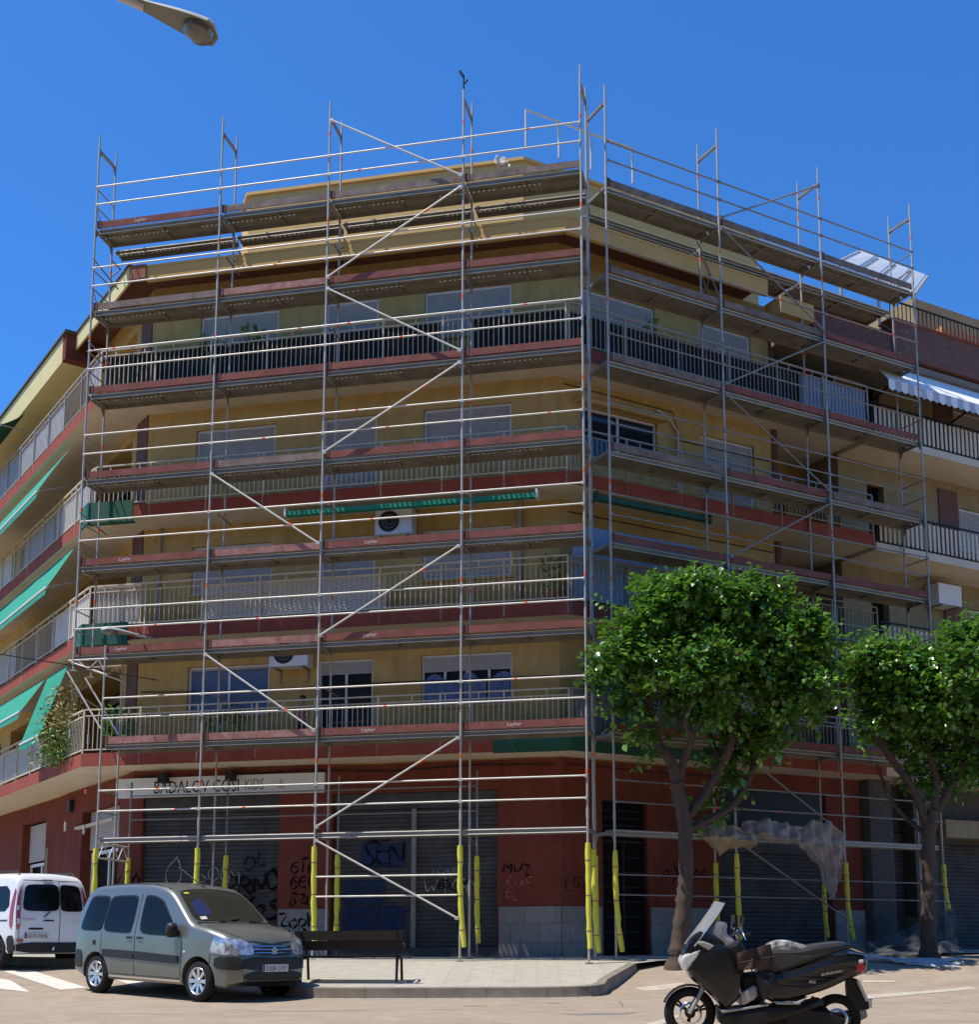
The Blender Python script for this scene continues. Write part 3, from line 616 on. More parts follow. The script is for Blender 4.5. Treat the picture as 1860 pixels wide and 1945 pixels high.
# ------------------------------------------------------------------ neighbour building on the right
NB = thing('apartment_building', 'cream building with a brown brick parapet and slatted balconies right of the scaffold', 'building', Rr(12, 3, 1.3))
NS = [5.65, 8.42, 11.25, 14.08]; NW = 2.0
opsN = []
for z in NS: opsN += [(9.3, 9.9, z+.22, z+2.3, .3), (12.7, 14.6, z+1.0, z+2.2, .15)]
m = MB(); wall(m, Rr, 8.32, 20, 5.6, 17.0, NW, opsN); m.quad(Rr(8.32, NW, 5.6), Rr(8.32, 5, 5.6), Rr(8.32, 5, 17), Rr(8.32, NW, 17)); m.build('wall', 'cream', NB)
for z in NS:
    MB().fbox(Rr, 8.34, 20, .80, NW-.002, z, z+.2).build('balcony_slab', 'soffit', NB)
    m = MB(); m.fbox(Rr, 11.9, 12.62, NW-.04, NW-.002, z+.21, z+2.6); m.build('brick_panel', 'brick', NB)
    window(NB, Rr, 12.7, 14.6, z+1.0, z+2.2, NW, 'shut', sill=False)
    MB().fbox(Rr, 9.31, 9.89, NW+.2, NW+.24, z+.22, z+2.3).build('balcony_door', 'dark', NB)
    r = MB(); r.fbox(Rr, 8.36, 20, .80, .84, z+.205, z+.29); 
    for i in range(int(20-8.4)//2+1): r.fbox(Rr, 8.37+i*2, 8.41+i*2, .79, .83, z+.29, z+1.0)
    r.fbox(Rr, 8.36, 20, .79, .83, z+1.0, z+1.035)
    ro = r.build('balcony_railing', 'iron', NB)
    sl = MB()
    for i in range(74): sl.fbox(Rr, 8.45+i*.155, 8.53+i*.155, .77, .788, z+.24, z+.93)
    sl.build('slats', 'soffit', ro)
# pilasters at street level
for s in (8.42, 9.9+.0):
    m = MB(); m.fbox(Rr, s, s+.75, 1.5, 2.1, 1.2, 5.64); m.build('stone_pilaster', 'greycol', NB)
m = MB(); wall(m, Rr, 8.32, 20, 1.2, 5.64, NW, [(10.8, 15, 1.2, 4.2, .2)]); m.build('ground_floor_wall', 'greycol', NB)
slats(Rr, 10.8, 15, 1.3, 4.2, NW+.1, .1, .02).build('shop_shutter', 'shopshut', NB)
slats(Rr, 9.18, 9.88, 1.3, 4.4, NW-.1, .1, .02).build('shop_shutter', 'shopshut', NB)
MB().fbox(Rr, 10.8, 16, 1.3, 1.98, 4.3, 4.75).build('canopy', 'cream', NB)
# brick parapets
m = MB(); m.fbox(Rr, 6.55, 9.25, .80, 1.2, 16.45, 17.05); m.fbox(Rr, 9.26, 20, .76, 1.2, 16.55, 17.5); m.build('brick_parapet', 'brick', NB)
m = MB(); m.fbox(Rr, 6.5, 9.27, .76, 1.25, 17.052, 17.10); m.fbox(Rr, 9.2, 20, .72, 1.25, 17.502, 17.55); m.build('coping', 'slabred', NB)
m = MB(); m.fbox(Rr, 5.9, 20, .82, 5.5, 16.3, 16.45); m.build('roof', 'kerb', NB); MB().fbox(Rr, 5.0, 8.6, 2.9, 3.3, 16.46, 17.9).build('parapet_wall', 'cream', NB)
m = MB(); m.fbox(Rr, 9.3, 20, .95, .98, 18.15, 18.19)
for i in range(72): m.fbox(Rr, 9.35+i*.148, 9.37+i*.148, .955, .975, 17.56, 18.15)
m.build('roof_railing', 'iron', NB)
pts = [Rr(13.5, 4, 0), Rr(20, 4, 0), Rr(20, 9, 0), Rr(13.5, 9, 0)]
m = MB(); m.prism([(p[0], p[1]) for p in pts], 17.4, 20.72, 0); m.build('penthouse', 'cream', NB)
m = MB()
for i in range(11): m.fbox(Rr, 12.0+i*.5, 12.1+i*.5, 1.6, 4, 18.1, 18.24)
m.fbox(Rr, 11.9, 18, 1.6, 4, 18.245, 18.30); m.fbox(Rr, 11.85, 18, 1.5, 1.62, 18.05, 18.30)
m.build('wooden_canopy', 'orangeroof', NB)
m = MB(); m.fbox(Rr, 15.2, 20, 1.62, 2.4, 17.6, 18.6, 0); m.build('white_screen', 'white', NB)
# white pergola roof seen over the scaffold
PG = thing('pergola', 'roof terrace pergola with white translucent panels and dark beams', 'pergola', Rr(11, 3, 17.5))
A_ = [at(1594, 493, 33.6), at(1632, 475, 34.6), at(1762, 523, 36.4), at(1735, 560, 35.4)]
def lp(u, v): return (A_[0]*(1-u)+A_[3]*u)*(1-v)+(A_[1]*(1-u)+A_[2]*u)*v
for i in range(4):
    m = MB(); a, b = i/4+.012, (i+1)/4-.03
    P = [lp(a, 0), lp(b, 0), lp(b, 1), lp(a, 1)]; m.hexa([p-Vector((0, 0, .03)) for p in P]+P); m.build('roof_panel', 'whitecloth', PG)
for i in range(5):
    u = i/4-.01; m = MB(); m.tube(lp(u, -.05)-Vector((0, 0, .08)), lp(u, 1.05)-Vector((0, 0, .08)), .05, 4); m.build('beam', 'railgrey', PG)
for u in (.0, .5, 1.): m = MB(); q = lp(u, .03); m.tube((q.x, q.y, 17.4), (q.x, q.y, q.z-.05), .045, 6); m.build('post', 'railgrey', PG)
# striped awning of the neighbour, fourth floor
t = thing('awning', 'white awning with a grey scalloped valance on the slatted balcony at the right edge', 'awning', Rr(9, .5, 15.5))
m = MB(); m.hexa([Rr(8.5, .30, 15.53), Rr(20, .30, 15.53), Rr(20, .95, 16.28), Rr(8.5, .95, 16.28), Rr(8.5, .30, 15.55), Rr(20, .30, 15.55), Rr(20, .95, 16.30), Rr(8.5, .95, 16.30)]); m.build('canvas', 'whitecloth', t)
m = MB()
for i in range(52):
    s = 8.5+i*.22; m.add([Rr(s, .3, 15.54), Rr(s+.22, .3, 15.54), Rr(s+.22, .29, 15.3), Rr(s+.11, .29, 15.24), Rr(s, .29, 15.3)], [(0, 1, 2, 3, 4)], i % 2)
m.build('valance', ['whitecloth', 'sheet'], t)
for s in (8.7, 11.6): MB().tube(Rr(s+.6, 1.9, 15.6), Rr(s, .35, 15.5), .03, 6).build('arm', 'iron', t)
# unseen core added inside the block to stop light
m = MB(); m.prism([(p[0], p[1]) for p in [F(.9, 3.2, 0), F(9.3, 3.2, 0), F(8.6, 7, 0), F(1.5, 7, 0)]], 1.2, 17.0); m.build('core_wall', 'stucco', B)
# ------------------------------------------------------------------ ground, road, pavement
def axis_vals(lo, hi, near, far_step):
    v = []; x = lo
    while x < hi: v.append(x); x += (near if -14 < x < 34 else far_step)
    return v+[hi]
gx = [-900, -300, -100, -50]+[-30+i*1.0 for i in range(61)]+[50, 100, 300, 900]; gy = [-900, -300, -100, -30, -12, 0, 5, 9, 12]+[13.5+.5*i for i in range(64)]+[60, 100, 300, 900]
m = MB(); nx = len(gx)
m.add([(x, y, G(x, y)) for y in gy for x in gx], [(j*nx+i, j*nx+i+1, (j+1)*nx+i+1, (j+1)*nx+i) for j in range(len(gy)-1) for i in range(nx-1)], 0, True)
tag(m.build('road', 'road'), kind='structure')
# pavement: left and right limit for each y
yv = [21.42, 21.44, 21.48, 21.56, 21.7, 21.9, 22.15, 22.5, 23, 23.6, 24.3, 25, 25.5, 26, 27, 28, 29, 30.5, 32, 34, 37, 41]
def xl(y): return lerp_knots([(21.42, -2.6), (21.44, -3.1), (21.48, -3.5), (21.56, -3.8), (21.7, -4.0), (21.9, -4.1), (22.5, -4.3), (24.3, -5.7), (27.7, -10.9), (37, -17.6), (41, -20.5)], y)
def xr(y): return lerp_knots([(21.42, -.1), (21.44, .25), (21.48, .55), (21.56, .85), (21.7, 1.05), (21.9, 1.17), (22.5, 1.25), (25.2, 2.0), (26, 30)], y) if y < 25.3 else min(30, (y-25.3)*2.2+2.1)
m = MB(); K_ = 26; rows = []
for y in yv:
    a, b = xl(y), xr(y); rows.append([Vector((a+(b-a)*i/K_, y, max(PZ(y), G(a+(b-a)*i/K_, y)+.012))) for i in range(K_+1)])
for ra, rb in zip(rows, rows[1:]):
    for i in range(K_): m.add([ra[i], ra[i+1], rb[i+1], rb[i]], [(0, 1, 2, 3)])
pv = m.build('pavement', 'pave'); tag(pv, kind='structure')
# kerb stones along the rim
rim = [(r[0].x, r[0].y) for r in rows[::-1]]+[(r[-1].x, r[-1].y) for r in rows if r[0].y < 25.3]
def walkrim(step):
    out = [Vector(rim[0])]; acc = 0
    for a, b in zip(rim, rim[1:]):
        a = Vector(a); b = Vector(b); l = (b-a).length; d = step-acc
        while d <= l and l > 0: out.append(a+(b-a)*(d/l)); d += step
        acc = (acc+l) % step
    return out+[Vector(rim[-1])]
w = walkrim(.25); m = MB()
for i, (a, b) in enumerate(zip(w, w[1:])):
    if i % 4 == 3:
        b = a+(b-a)*.975
    d = (b-a)
    if d.length < .02: continue
    n = Vector((d.y, -d.x)).normalized()
    def kz(p): return max(PZ(p.y), G(p.x, p.y)+.012)+.004
    o1 = n*.03; i1 = -n*.15
    P = [Vector((p.x, p.y, G(p.x, p.y)-.05)) for p in (a+i1, a+o1, b+o1, b+i1)]+[Vector((p.x, p.y, kz(p))) for p in (a+i1, a+o1*.3, b+o1*.3, b+i1)]
    m.hexa(P)
tag(m.build('kerb', 'kerb'), kind='structure')
# gutter strip, pale
m = MB()
for a, b in zip(w, w[1:]):
    d = b-a
    if d.length < .02: continue
    n = Vector((d.y, -d.x)).normalized(); q = [a+n*.03, a+n*.09, b+n*.09, b+n*.03]
    if a.y > 21.6: continue
    m.add([(p.x, p.y, G(p.x, p.y)+.005) for p in q], [(0, 1, 2, 3)])
tag(m.build('gutter', 'paint'), kind='structure')
# markings from pixel corners on the ground
def mark(pix, name='crosswalk_stripe'):
    P = [gnd(*p) for p in pix]; m = MB(); n = 10
    for i in range(n):
        for j in range(4):
            q = []
            for (u, v) in ((i/n, j/4), ((i+1)/n, j/4), ((i+1)/n, (j+1)/4), (i/n, (j+1)/4)):
                a = P[0].lerp(P[1], u); b = P[3].lerp(P[2], u); c = a.lerp(b, v); q.append((c.x, c.y, G(c.x, c.y)+.006))
            m.add(q, [(0, 1, 2, 3)])
    return m
allm = MB(); wornm = MB()
for pix in ([(-60, 1872), (-60, 1848), (20, 1862), (56, 1884)], [(5, 1844), (60, 1843), (165, 1876), (115, 1880)], [(110, 1835), (160, 1834), (330, 1872), (270, 1878)], [(215, 1832), (262, 1831), (400, 1862), (350, 1868)],
            [(1205, 1876), (1300, 1866), (1300, 1874), (1225, 1882)], [(1640, 1890), (1840, 1874), (1860, 1877), (1650, 1897)], [(1640, 1862), (1700, 1862), (1700, 1866), (1640, 1866)], [(1205, 1952), (1290, 1926), (1290, 1932), (1235, 1956)]):
    k = mark(pix); (wornm if pix[0][0] > 1000 else allm).add(k.v, k.f)
tag(allm.build('road_marking', 'paint'), kind='structure'); tag(wornm.build('road_marking', 'wornpaint'), kind='structure')
# small repairs and cracks on the asphalt
M['patch'] = mat('asphalt_patch', (.21, .195, .18), .9, col2=(.17, .16, .15), nscale=5, bump=.3)
pt = MB()
for x, y, a, b, r in ((-.9, 19.6, .18, .05, .1), (.3, 20.2, .12, .06, 0), (-3.2, 18.6, 1.1, .03, .08), (4.2, 19.7, 1.8, .025, .03), (.9, 17.8, .5, .2, .2), (-5.5, 18.2, .9, .02, -.1), (2, 16.2, .9, .02, .3)):
    n = 14; P = []
    for i in range(n):
        t = 2*PI*i/n; k = 1+.25*math.sin(i*2.3); px, py = a*k*math.cos(t), b*k*math.sin(t); qx, qy = x+px*math.cos(r)-py*math.sin(r), y+px*math.sin(r)+py*math.cos(r); P.append((qx, qy, G(qx, qy)+.004))
    pt.add(P, [tuple(range(n))])
tag(pt.build('asphalt_patches', 'patch'), kind='structure')
cr = MB(); rc_ = random.Random(4)
for x, y, L_, an in ((-4.5, 17.5, 5, .05), (-1.5, 18.8, 4.5, -.12), (1.8, 17.0, 5, .3), (3.5, 20.8, 4, .1), (-2.5, 20.4, 3, .02), (5, 18.5, 4, -.4)):
    px, py = x, y
    for i in range(int(L_/.12)):
        an += rc_.gauss(0, .16); qx, qy = px+.12*math.cos(an), py+.12*math.sin(an); w_ = .004+.007*rc_.random(); nx_, ny_ = -math.sin(an)*w_, math.cos(an)*w_
        cr.add([(px-nx_, py-ny_, G(px, py)+.0075), (qx-nx_, qy-ny_, G(qx, qy)+.0075), (qx+nx_, qy+ny_, G(qx, qy)+.0075), (px+nx_, py+ny_, G(px, py)+.0075)], [(0, 1, 2, 3)]); px, py = qx, qy
tag(cr.build('asphalt_cracks', 'patch'), kind='structure')
# ------------------------------------------------------------------ scaffold
Z0 = 1.94
def dz(k): return Z0+2*k
W_ = .73
toe_style = {}
def deck_mesh(fr, s0, s1, z, off0=.09, width=.60):
    m = MB(); pw = (width-.05)/2; a, b = s0+.04, s1-.04
    for o in (off0, off0+pw+.05):
        m.fbox(fr, a, b, o, o+pw, z-.005, z+.012)                      # top sheet
        m.fbox(fr, a, b, o, o+.016, z-(.10 if o == off0 else .035), z-.006); m.fbox(fr, a, b, o+pw-.016, o+pw, z-(.10 if o > off0 else .035), z-.006)
        if o == off0: m.tube(fr(a, o-.006, z-.012), fr(b, o-.006, z-.012), .010, 5, 1); m.tube(fr(a, o-.004, z-.096), fr(b, o-.004, z-.096), .009, 5, 1)
        for s in (a, (a+b)/2-.03, b-.05): m.fbox(fr, s, s+.05, o+.017, o+pw-.017, z-.05, z-.006)
    n = int((b-a)/.11); gap = off0+pw
    for i in range(n):
        s = a+(b-a)*i/n
        if (i//7) % 3 == 2: m.fbox(fr, s, s+(b-a)/n, gap, gap+.05, z-.02, z+.008)
        else: m.fbox(fr, s, s+.05, gap, gap+.05, z-.02, z+.008)
    return m
def scaffold(name, label, fr, S, zbase, levels, braces, toes, top_extra, lower=None, rail='galv'):
    root = thing(name, label, 'scaffold', fr(S[0], 0, 1.2))
    ztop = dz(9)+.16
    for i, s in enumerate(S):
        for o in (0, W_):
            zb = zbase(i, o); m = MB(); m.tube(fr(s, o, zb+.05), fr(s, o, ztop), .0245, 8)
            if i == 0 and lower: pass
            for k in range(1, 9): m.tube(fr(s, o, dz(k)+.16), fr(s, o, dz(k)+.36), .029, 8)
            m.tube(fr(s, o, ztop), fr(s, o, ztop+.2), .018, 6)      # spigot sleeves
            rr = random.Random(i*7+int(o*10))
            for k in range(1, 9):
                if rr.random() < .55: z = dz(k)+1.35+rr.uniform(-.4, .3); m.tube(fr(s, o, z), fr(s, o, z+.09), .0262, 8, 1)
            c = fr(s, o, zb)
            m.box((c.x, c.y, c.z+.006), (.15, .15, .012)); m.tube((c.x, c.y, c.z+.012), (c.x, c.y, c.z+.35), .018, 6)
            m.build('standard', ['standard', 'orange'], root)
    # frames: transoms with gussets
    for i, s in enumerate(S):
        for k in range(1, 10):
            if i == 0 and lower and k < 3: continue
            z = dz(k)-.02; m = MB(); m.fbox(fr, s-.024, s+.024, .02, W_-.02, z-.075, z-.012)
            for o, sg in ((.022, 1), (W_-.022, -1)):
                P = [(o, z-.075), (o+sg*.10, z-.075), (o, z-.24)]
                v = [fr(s-.004, q[0], q[1]) for q in P]+[fr(s+.004, q[0], q[1]) for q in P]; m.add(v, [(0, 1, 2), (5, 4, 3), (0, 3, 4, 1), (1, 4, 5, 2), (2, 5, 3, 0)])
            m.build('transom', 'galvd', root)
    for b in range(len(S)-1):
        s0, s1 = S[b], S[b+1]
        for k in levels:
            if lower and b == 0 and k < 3: s0_ = s0+lower
            else: s0_ = s0
            if k == 1: deck_mesh(fr, s0_, s1, dz(1), .06, .35).build('deck', ['galvd', 'galv'], root)
            else: deck_mesh(fr, s0_, s1, dz(k)).build('deck', ['deck', 'galv'], root)
            for h in (.56, 1.0):
                m = MB(); m.tube(fr(s0_+.03, -.035, dz(k)+h), fr(s1-.03, -.035, dz(k)+h), .0190, 7); m.fbox(fr, s0_+.0, s0_+.05, -.05, -.02, dz(k)+h-.03, dz(k)+h+.03); m.fbox(fr, s1-.05, s1, -.05, -.02, dz(k)+h-.03, dz(k)+h+.03)
                rr = random.Random(b*31+k*3+int(h*10))
                if rr.random() < .3: s_ = s0_+.3+rr.random()*(s1-s0_-.8); m.tube(fr(s_, -.035, dz(k)+h), fr(s_+.07, -.035, dz(k)+h), .0205, 7, 1)
                m.build('guard_rail', [rail, 'orange'], root)
            if k >= 2:
                st = toes(b, k); m = MB(); m.fbox(fr, s0_+.03, s1-.02, .028, .058, dz(k)+.016, dz(k)+.166)
                m.fbox(fr, s0_+.03, s0_+.13, .018, .066, dz(k)+.01, dz(k)+.185, 1)
                to = m.build('toe_board', [st, 'brownrender'], root)
                if (b, k) in top_extra.get('text', ()):
                    vs, fs = text_mesh('Layher', .11, 1.); e = MB(); e.add([fr(s0_+.95+x, .0265, dz(k)+.06+y) for x, y in vs], fs); e.build('lettering', 'gwhite2', to)
    # inner bracket decks at the top
    for b in range(len(S)-1):
        s0, s1 = S[b], S[b+1]; z = dz(8)-.02
        m = deck_mesh(fr, s0, s1, z-.10 if fr is F else z-.20, W_+.08, .29 if fr is F else .34 if b == 0 else .80); m.build('bracket_deck', ['deck', 'galv'], root)
    for s in S:
        m = MB(); m.tube(fr(s, W_, dz(8)-.38), fr(s, W_+.42, dz(8)-.38), .02, 6); m.tube(fr(s, W_, dz(8)-.8), fr(s, W_+.4, dz(8)-.4), .016, 6); m.build('bracket', 'galvd', root)
    for (i, k, up, j) in braces:
        a, b = S[i], S[j]; z0, z1 = dz(k)+.12, dz(k+1)-.16
        if k == 0: z0 = dz(0)+.25
        if not up: z0, z1 = z1, z0
        m = MB(); m.tube(fr(a+.05, -.06, z0), fr(b-.05, -.06, z1), .021, 7)
        for s, z in ((a+.05, z0), (b-.05, z1)): m.fbox(fr, s-.04, s+.04, -.075, -.01, z-.035, z+.035)
        if (i+k) % 2: q = .72; m.tube(fr(a+(b-a)*q, -.06, z0+(z1-z0)*q), fr(a+(b-a)*(q+.035), -.06, z0+(z1-z0)*(q+.035)), .0225, 7, 1)
        m.build('diagonal_brace', [rail, 'orange'], root)
    return root
M['gwhite2'] = mat('white_stencil', (.62, .55, .5), .7)
SF_ = [0, 3.07, 5.64, 8.71, 11.28]
def zbF(i, o):
    if i == 0: return dz(3)-.35
    p = F(SF_[i], o, 0); return PZ(p.y)+.012
def toesF(b, k):
    t = {(0, 8): 'toered', (1, 8): 'toegrey', (2, 8): 'toegrey', (3, 8): 'toegrey', (0, 7): 'toegrey', (1, 7): 'toeworn', (2, 7): 'toered', (3, 7): 'toered', (1, 5): 'toegrey', (1, 4): 'toeworn', (1, 3): 'toeworn', (0, 2): 'toeworn', (1, 2): 'toeworn', (2, 8): 'toegrey'}
    return t.get((b, k), 'toered')
brF = [(2, 8, False, 3), (2, 7, True, 3), (2, 6, False, 3), (2, 5, True, 3), (1, 4, False, 2), (2, 3, True, 3), (1, 2, False, 2), (2, 1, True, 3), (2, 0, False, 3)]
scF = scaffold('scaffold', 'galvanised scaffold with red toe boards across the sunlit front facade', F, SF_, zbF, range(1, 9), brF, toesF, {'text': {(0, 3), (0, 4), (2, 4), (2, 3), (2, 2), (3, 2), (0, 8)}}, .75)
# lower left standards set in from the end, with lattice bracket
for o in (0, W_):
    p = F(.75, o, 0); zb = PZ(p.y)+.012; m = MB(); m.tube(F(.75-.0, o, zb+.05), F(.75, o, dz(3)+.18), .0245, 8); m.box((p.x, p.y, zb+.006), (.15, .15, .012)); m.build('standard', 'standard', scF)
    m = MB(); m.tube(F(-.12, o, dz(3)-.12), F(.80, o, dz(3)-.12), .02, 6); m.tube(F(-.05, o, dz(3)-.16), F(.80, o, dz(3)-.48), .02, 6)
    for a, b in ((.1, .35), (.6, .35), (.6, .8)): m.tube(F(a, o, dz(3)-.13), F(b, o, dz(3)-.20-.32*b/.8), .012, 6)
    m.build('lattice_bracket', 'galv', scF)
    m = MB(); m.tube(F(-.15, o, dz(3)-.35), F(.72, o, dz(2)+.35), .022, 6); m.build('diagonal_brace', 'galv', scF)
# end guard rails at the left end
for k in range(3, 9):
    for h in (.56, 1.0): MB().tube(F(-.03, -.03, dz(k)+h), F(-.03, W_+.03, dz(k)+h), .016, 6).build('end_guard', 'galvd', scF)
    m = MB(); m.path([F(-.03, .05, dz(k)+.56), F(-.03, .2, dz(k)+.35), F(-.03, W_, dz(k)+.18)], .012, 5)
    m.build('end_guard', 'galvd', scF)
for h in (0, .56, 1.0): MB().tube(F(.75, .0, dz(1)+h), F(.75, W_, dz(1)+h), .016, 6).build('end_guard', 'galvd', scF)
m = MB(); m.tube(F(.75, -.02, dz(1)-.10), F(.75, 1.36, dz(1)-.10), .02, 6); m.tube(F(.75, -.02, dz(1)-.42), F(.75, 1.36, dz(1)-.42), .02, 6)
for i in range(6): m.tube(F(.75, .1+i*.2, dz(1)-.42+.32*(i % 2)), F(.75, .3+i*.2, dz(1)-.10-.32*(i % 2)), .012, 5)
m.build('lattice_girder', 'galv', scF)
# third row of legs against the shop front
TR = [.75, 3.07, 5.64, 8.71]
for s in TR:
    p = F(s, 1.35, 0); zb = PZ(p.y)+.012; m = MB(); m.tube(F(s, 1.35, zb), F(s, 1.35, 5.3), .022, 7); m.box((p.x, p.y, zb+.006), (.15, .15, .012)); m.build('standard', 'galvd', scF)
for a, b in zip(TR, TR[1:]):
    for z in (4.45, 4.98): MB().tube(F(a+.03, 1.35, z), F(b-.03, 1.35, z-.0), .016, 6).build('ledger', 'galvd', scF)
# wall ties, lower extra rails in bay three
for k in (2, 4, 6, 7):
    for s in (.0, 3.07, 5.64, 8.71):
        m = MB(); m.tube(F(s+.06, -.15 if s == 0 else .2, dz(k)+1.05+(.0 if s else .12)), F(s+.06, 1.0-.02, dz(k)+1.02), .018, 6); m.build('wall_tie', 'galvd', scF)
for h in (-.9, -1.3):
    m = MB(); m.tube(F(5.7, -.035, dz(1)+h), F(8.66, -.035, dz(1)+h), .019, 7); m.build('guard_rail', 'galv', scF)
m = MB(); m.tube(F(8.71, 0, 20.1), F(8.71, 0, 20.45), .02, 6); m.tube(F(8.70, 0, 20.42), F(8.62, 0, 20.56), .03, 5); m.tube(F(8.73, 0, 20.25), F(8.8, 0, 20.33), .02, 5); m.build('hoist_hook', 'black', scF)
# right scaffold
SR_ = [0, 3.07, 6.14, 9.21]
def zbR(i, o):
    p = Rr(SR_[i], o, 0); return max(PZ(p.y), G(p.x, p.y)+.012)+.01
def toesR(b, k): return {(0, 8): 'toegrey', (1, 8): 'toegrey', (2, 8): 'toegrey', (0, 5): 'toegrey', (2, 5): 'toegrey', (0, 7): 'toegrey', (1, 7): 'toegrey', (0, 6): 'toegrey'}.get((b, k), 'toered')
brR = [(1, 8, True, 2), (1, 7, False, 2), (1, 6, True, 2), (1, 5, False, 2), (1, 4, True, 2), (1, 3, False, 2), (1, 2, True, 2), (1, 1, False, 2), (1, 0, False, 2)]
scR = scaffold('scaffold', 'shaded scaffold receding along the right facade behind the trees', Rr, SR_, zbR, range(1, 9), brR, toesR, {}, None, 'galvd')  # darker steel for rails and braces here, shade put into their colour
for k in range(2, 9):
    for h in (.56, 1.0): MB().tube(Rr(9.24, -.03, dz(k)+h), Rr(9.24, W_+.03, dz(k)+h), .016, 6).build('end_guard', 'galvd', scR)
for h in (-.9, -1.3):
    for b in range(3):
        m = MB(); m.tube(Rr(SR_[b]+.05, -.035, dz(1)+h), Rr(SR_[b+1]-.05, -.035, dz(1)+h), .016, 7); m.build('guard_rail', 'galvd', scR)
# lattice girder hanging under the top right decks
m = MB()
for o in (.72, 1.0): m.tube(Rr(3.0, o, dz(8)-.1), Rr(3.75, o-.1, dz(7)+.1), .02, 6)
for i in range(7):
    f = i/7; g = (i+1)/7; p = Rr(3.0+.75*f, .72 if i % 2 else 1., dz(8)-.1-1.8*f); q = Rr(3.0+.75*g, 1. if i % 2 else .72, dz(8)-.1-1.8*g); m.tube(p, q, .012, 5)
m.build('lattice_girder', 'galvd', scR)
# ------------------------------------------------------------------ foam sleeves
def sleeve(fr, s, o, z0, z1, label, bend=0.):
    c = fr(s, o, z0); n = 13; pts = []; rs = []
    rr = random.Random(label)
    for i in range(n):
        f = i/(n-1); k = (1-f)**3*bend; j = rr.uniform(-.006, .006)
        p = fr(s+k+j, o-.01, z0+(z1-z0)*f); pts.append(p); rs.append(.052+(.004 if i % 3 else -.004)+rr.uniform(-.004, .006))
    m = MB(); m.path(pts, rs, 12)
    for i in (2, 6, 10): m.path([pts[i]-Vector((0, 0, .012)), pts[i]+Vector((0, 0, .012))], rs[i]+.003, 12, 1)
    ob = m.build('foam_sleeve', ['foam', 'toeworn']); tag(ob, label, 'foam sleeve', 'yellow foam sleeves on the scaffold legs')
sleeve(F, .75, 0, 1.75, 3.72, 'yellow foam sleeve on the outermost left leg, behind the grey car')
sleeve(F, .75, 1.35, 1.8, 3.6, 'yellow foam sleeve on the inner left leg beside the white graffiti shutter')
sleeve(F, 3.07, 0, 1.7, 3.68, 'yellow foam sleeve rising behind the aerial of the grey car')
sleeve(F, 3.07, 1.35, 1.8, 3.62, 'yellow foam sleeve beside the black graffiti behind the grey car bonnet')
sleeve(F, 5.64, 0, 1.72, 3.66, 'yellow foam sleeve standing behind the left half of the bench', .05)
sleeve(F, 5.64, 1.35, 1.8, 3.6, 'thin looking yellow foam sleeve in front of the blue graffiti')
sleeve(F, 8.71, 0, 1.62, 3.62, 'bright yellow foam sleeve right of the bench, kinked at its foot', .09)
sleeve(F, 8.71, 1.35, 1.7, 3.5, 'shaded yellow foam sleeve before the right edge of the wide shutter', .04)
sleeve(F, 11.28, 0, 1.58, 3.62, 'yellow foam sleeve on the front leg at the building corner', .03)
sleeve(F, 11.28, W_, 1.5, 3.55, 'yellow foam sleeve just behind the corner leg', .08)
sleeve(Rr, 0, W_, 1.6, 3.45, 'narrow yellow foam sleeve on the inner leg at the corner doorway', .05)
sleeve(Rr, 0, 0, 1.52, 3.52, 'yellow foam sleeve bulging in front of the dark entrance door', .14)
sleeve(Rr, 3.07, 0, 1.75, 3.55, 'yellow foam sleeve behind the scooter handlebar', .04)
sleeve(Rr, 3.07, W_, 1.9, 3.4, 'yellow foam sleeve behind the scooter windscreen', .03)
sleeve(Rr, 6.14, 0, 1.75, 3.45, 'yellow foam sleeve above the scooter tail', .14)
sleeve(Rr, 6.14, W_, 1.8, 3.0, 'half hidden yellow foam sleeve beneath the plastic sheeting', .05)
sleeve(Rr, 9.21, 0, 2.4, 3.5, 'short yellow foam sleeve on the far right leg above the dark netting', .12)
# ------------------------------------------------------------------ trees
def leafmat(name, c1, c2):
    m = mat(name, c1, .30, col2=c2, nscale=5.5, nmix=.45, spec=.8); nt = m.node_tree; b = nt.nodes['Principled BSDF']; out = [n for n in nt.nodes if n.type == 'OUTPUT_MATERIAL'][0]
    tr = nt.nodes.new('ShaderNodeBsdfTranslucent'); tr.inputs['Color'].default_value = (.14, .32, .025, 1); mx = nt.nodes.new('ShaderNodeMixShader'); mx.inputs[0].default_value = .24
    nt.links.new(b.outputs[0], mx.inputs[1]); nt.links.new(tr.outputs[0], mx.inputs[2]); nt.links.new(mx.outputs[0], out.inputs['Surface']); return m
M['leaf'] = leafmat('mulberry_leaf', (.055, .165, .018), (.11, .27, .03)); M['leaf2'] = leafmat('young_leaf', (.26, .44, .045), (.17, .34, .035))
M['bark'] = mat('bark', (.10, .068, .048), .95, col2=(.05, .033, .024), nscale=7, nmix=.8, bump=1., bscale=14, stretch=(1, 1, .4))
M['dryleaf'] = mat('dry_leaf', (.36, .30, .13), .8, col2=(.22, .24, .07), nscale=9)
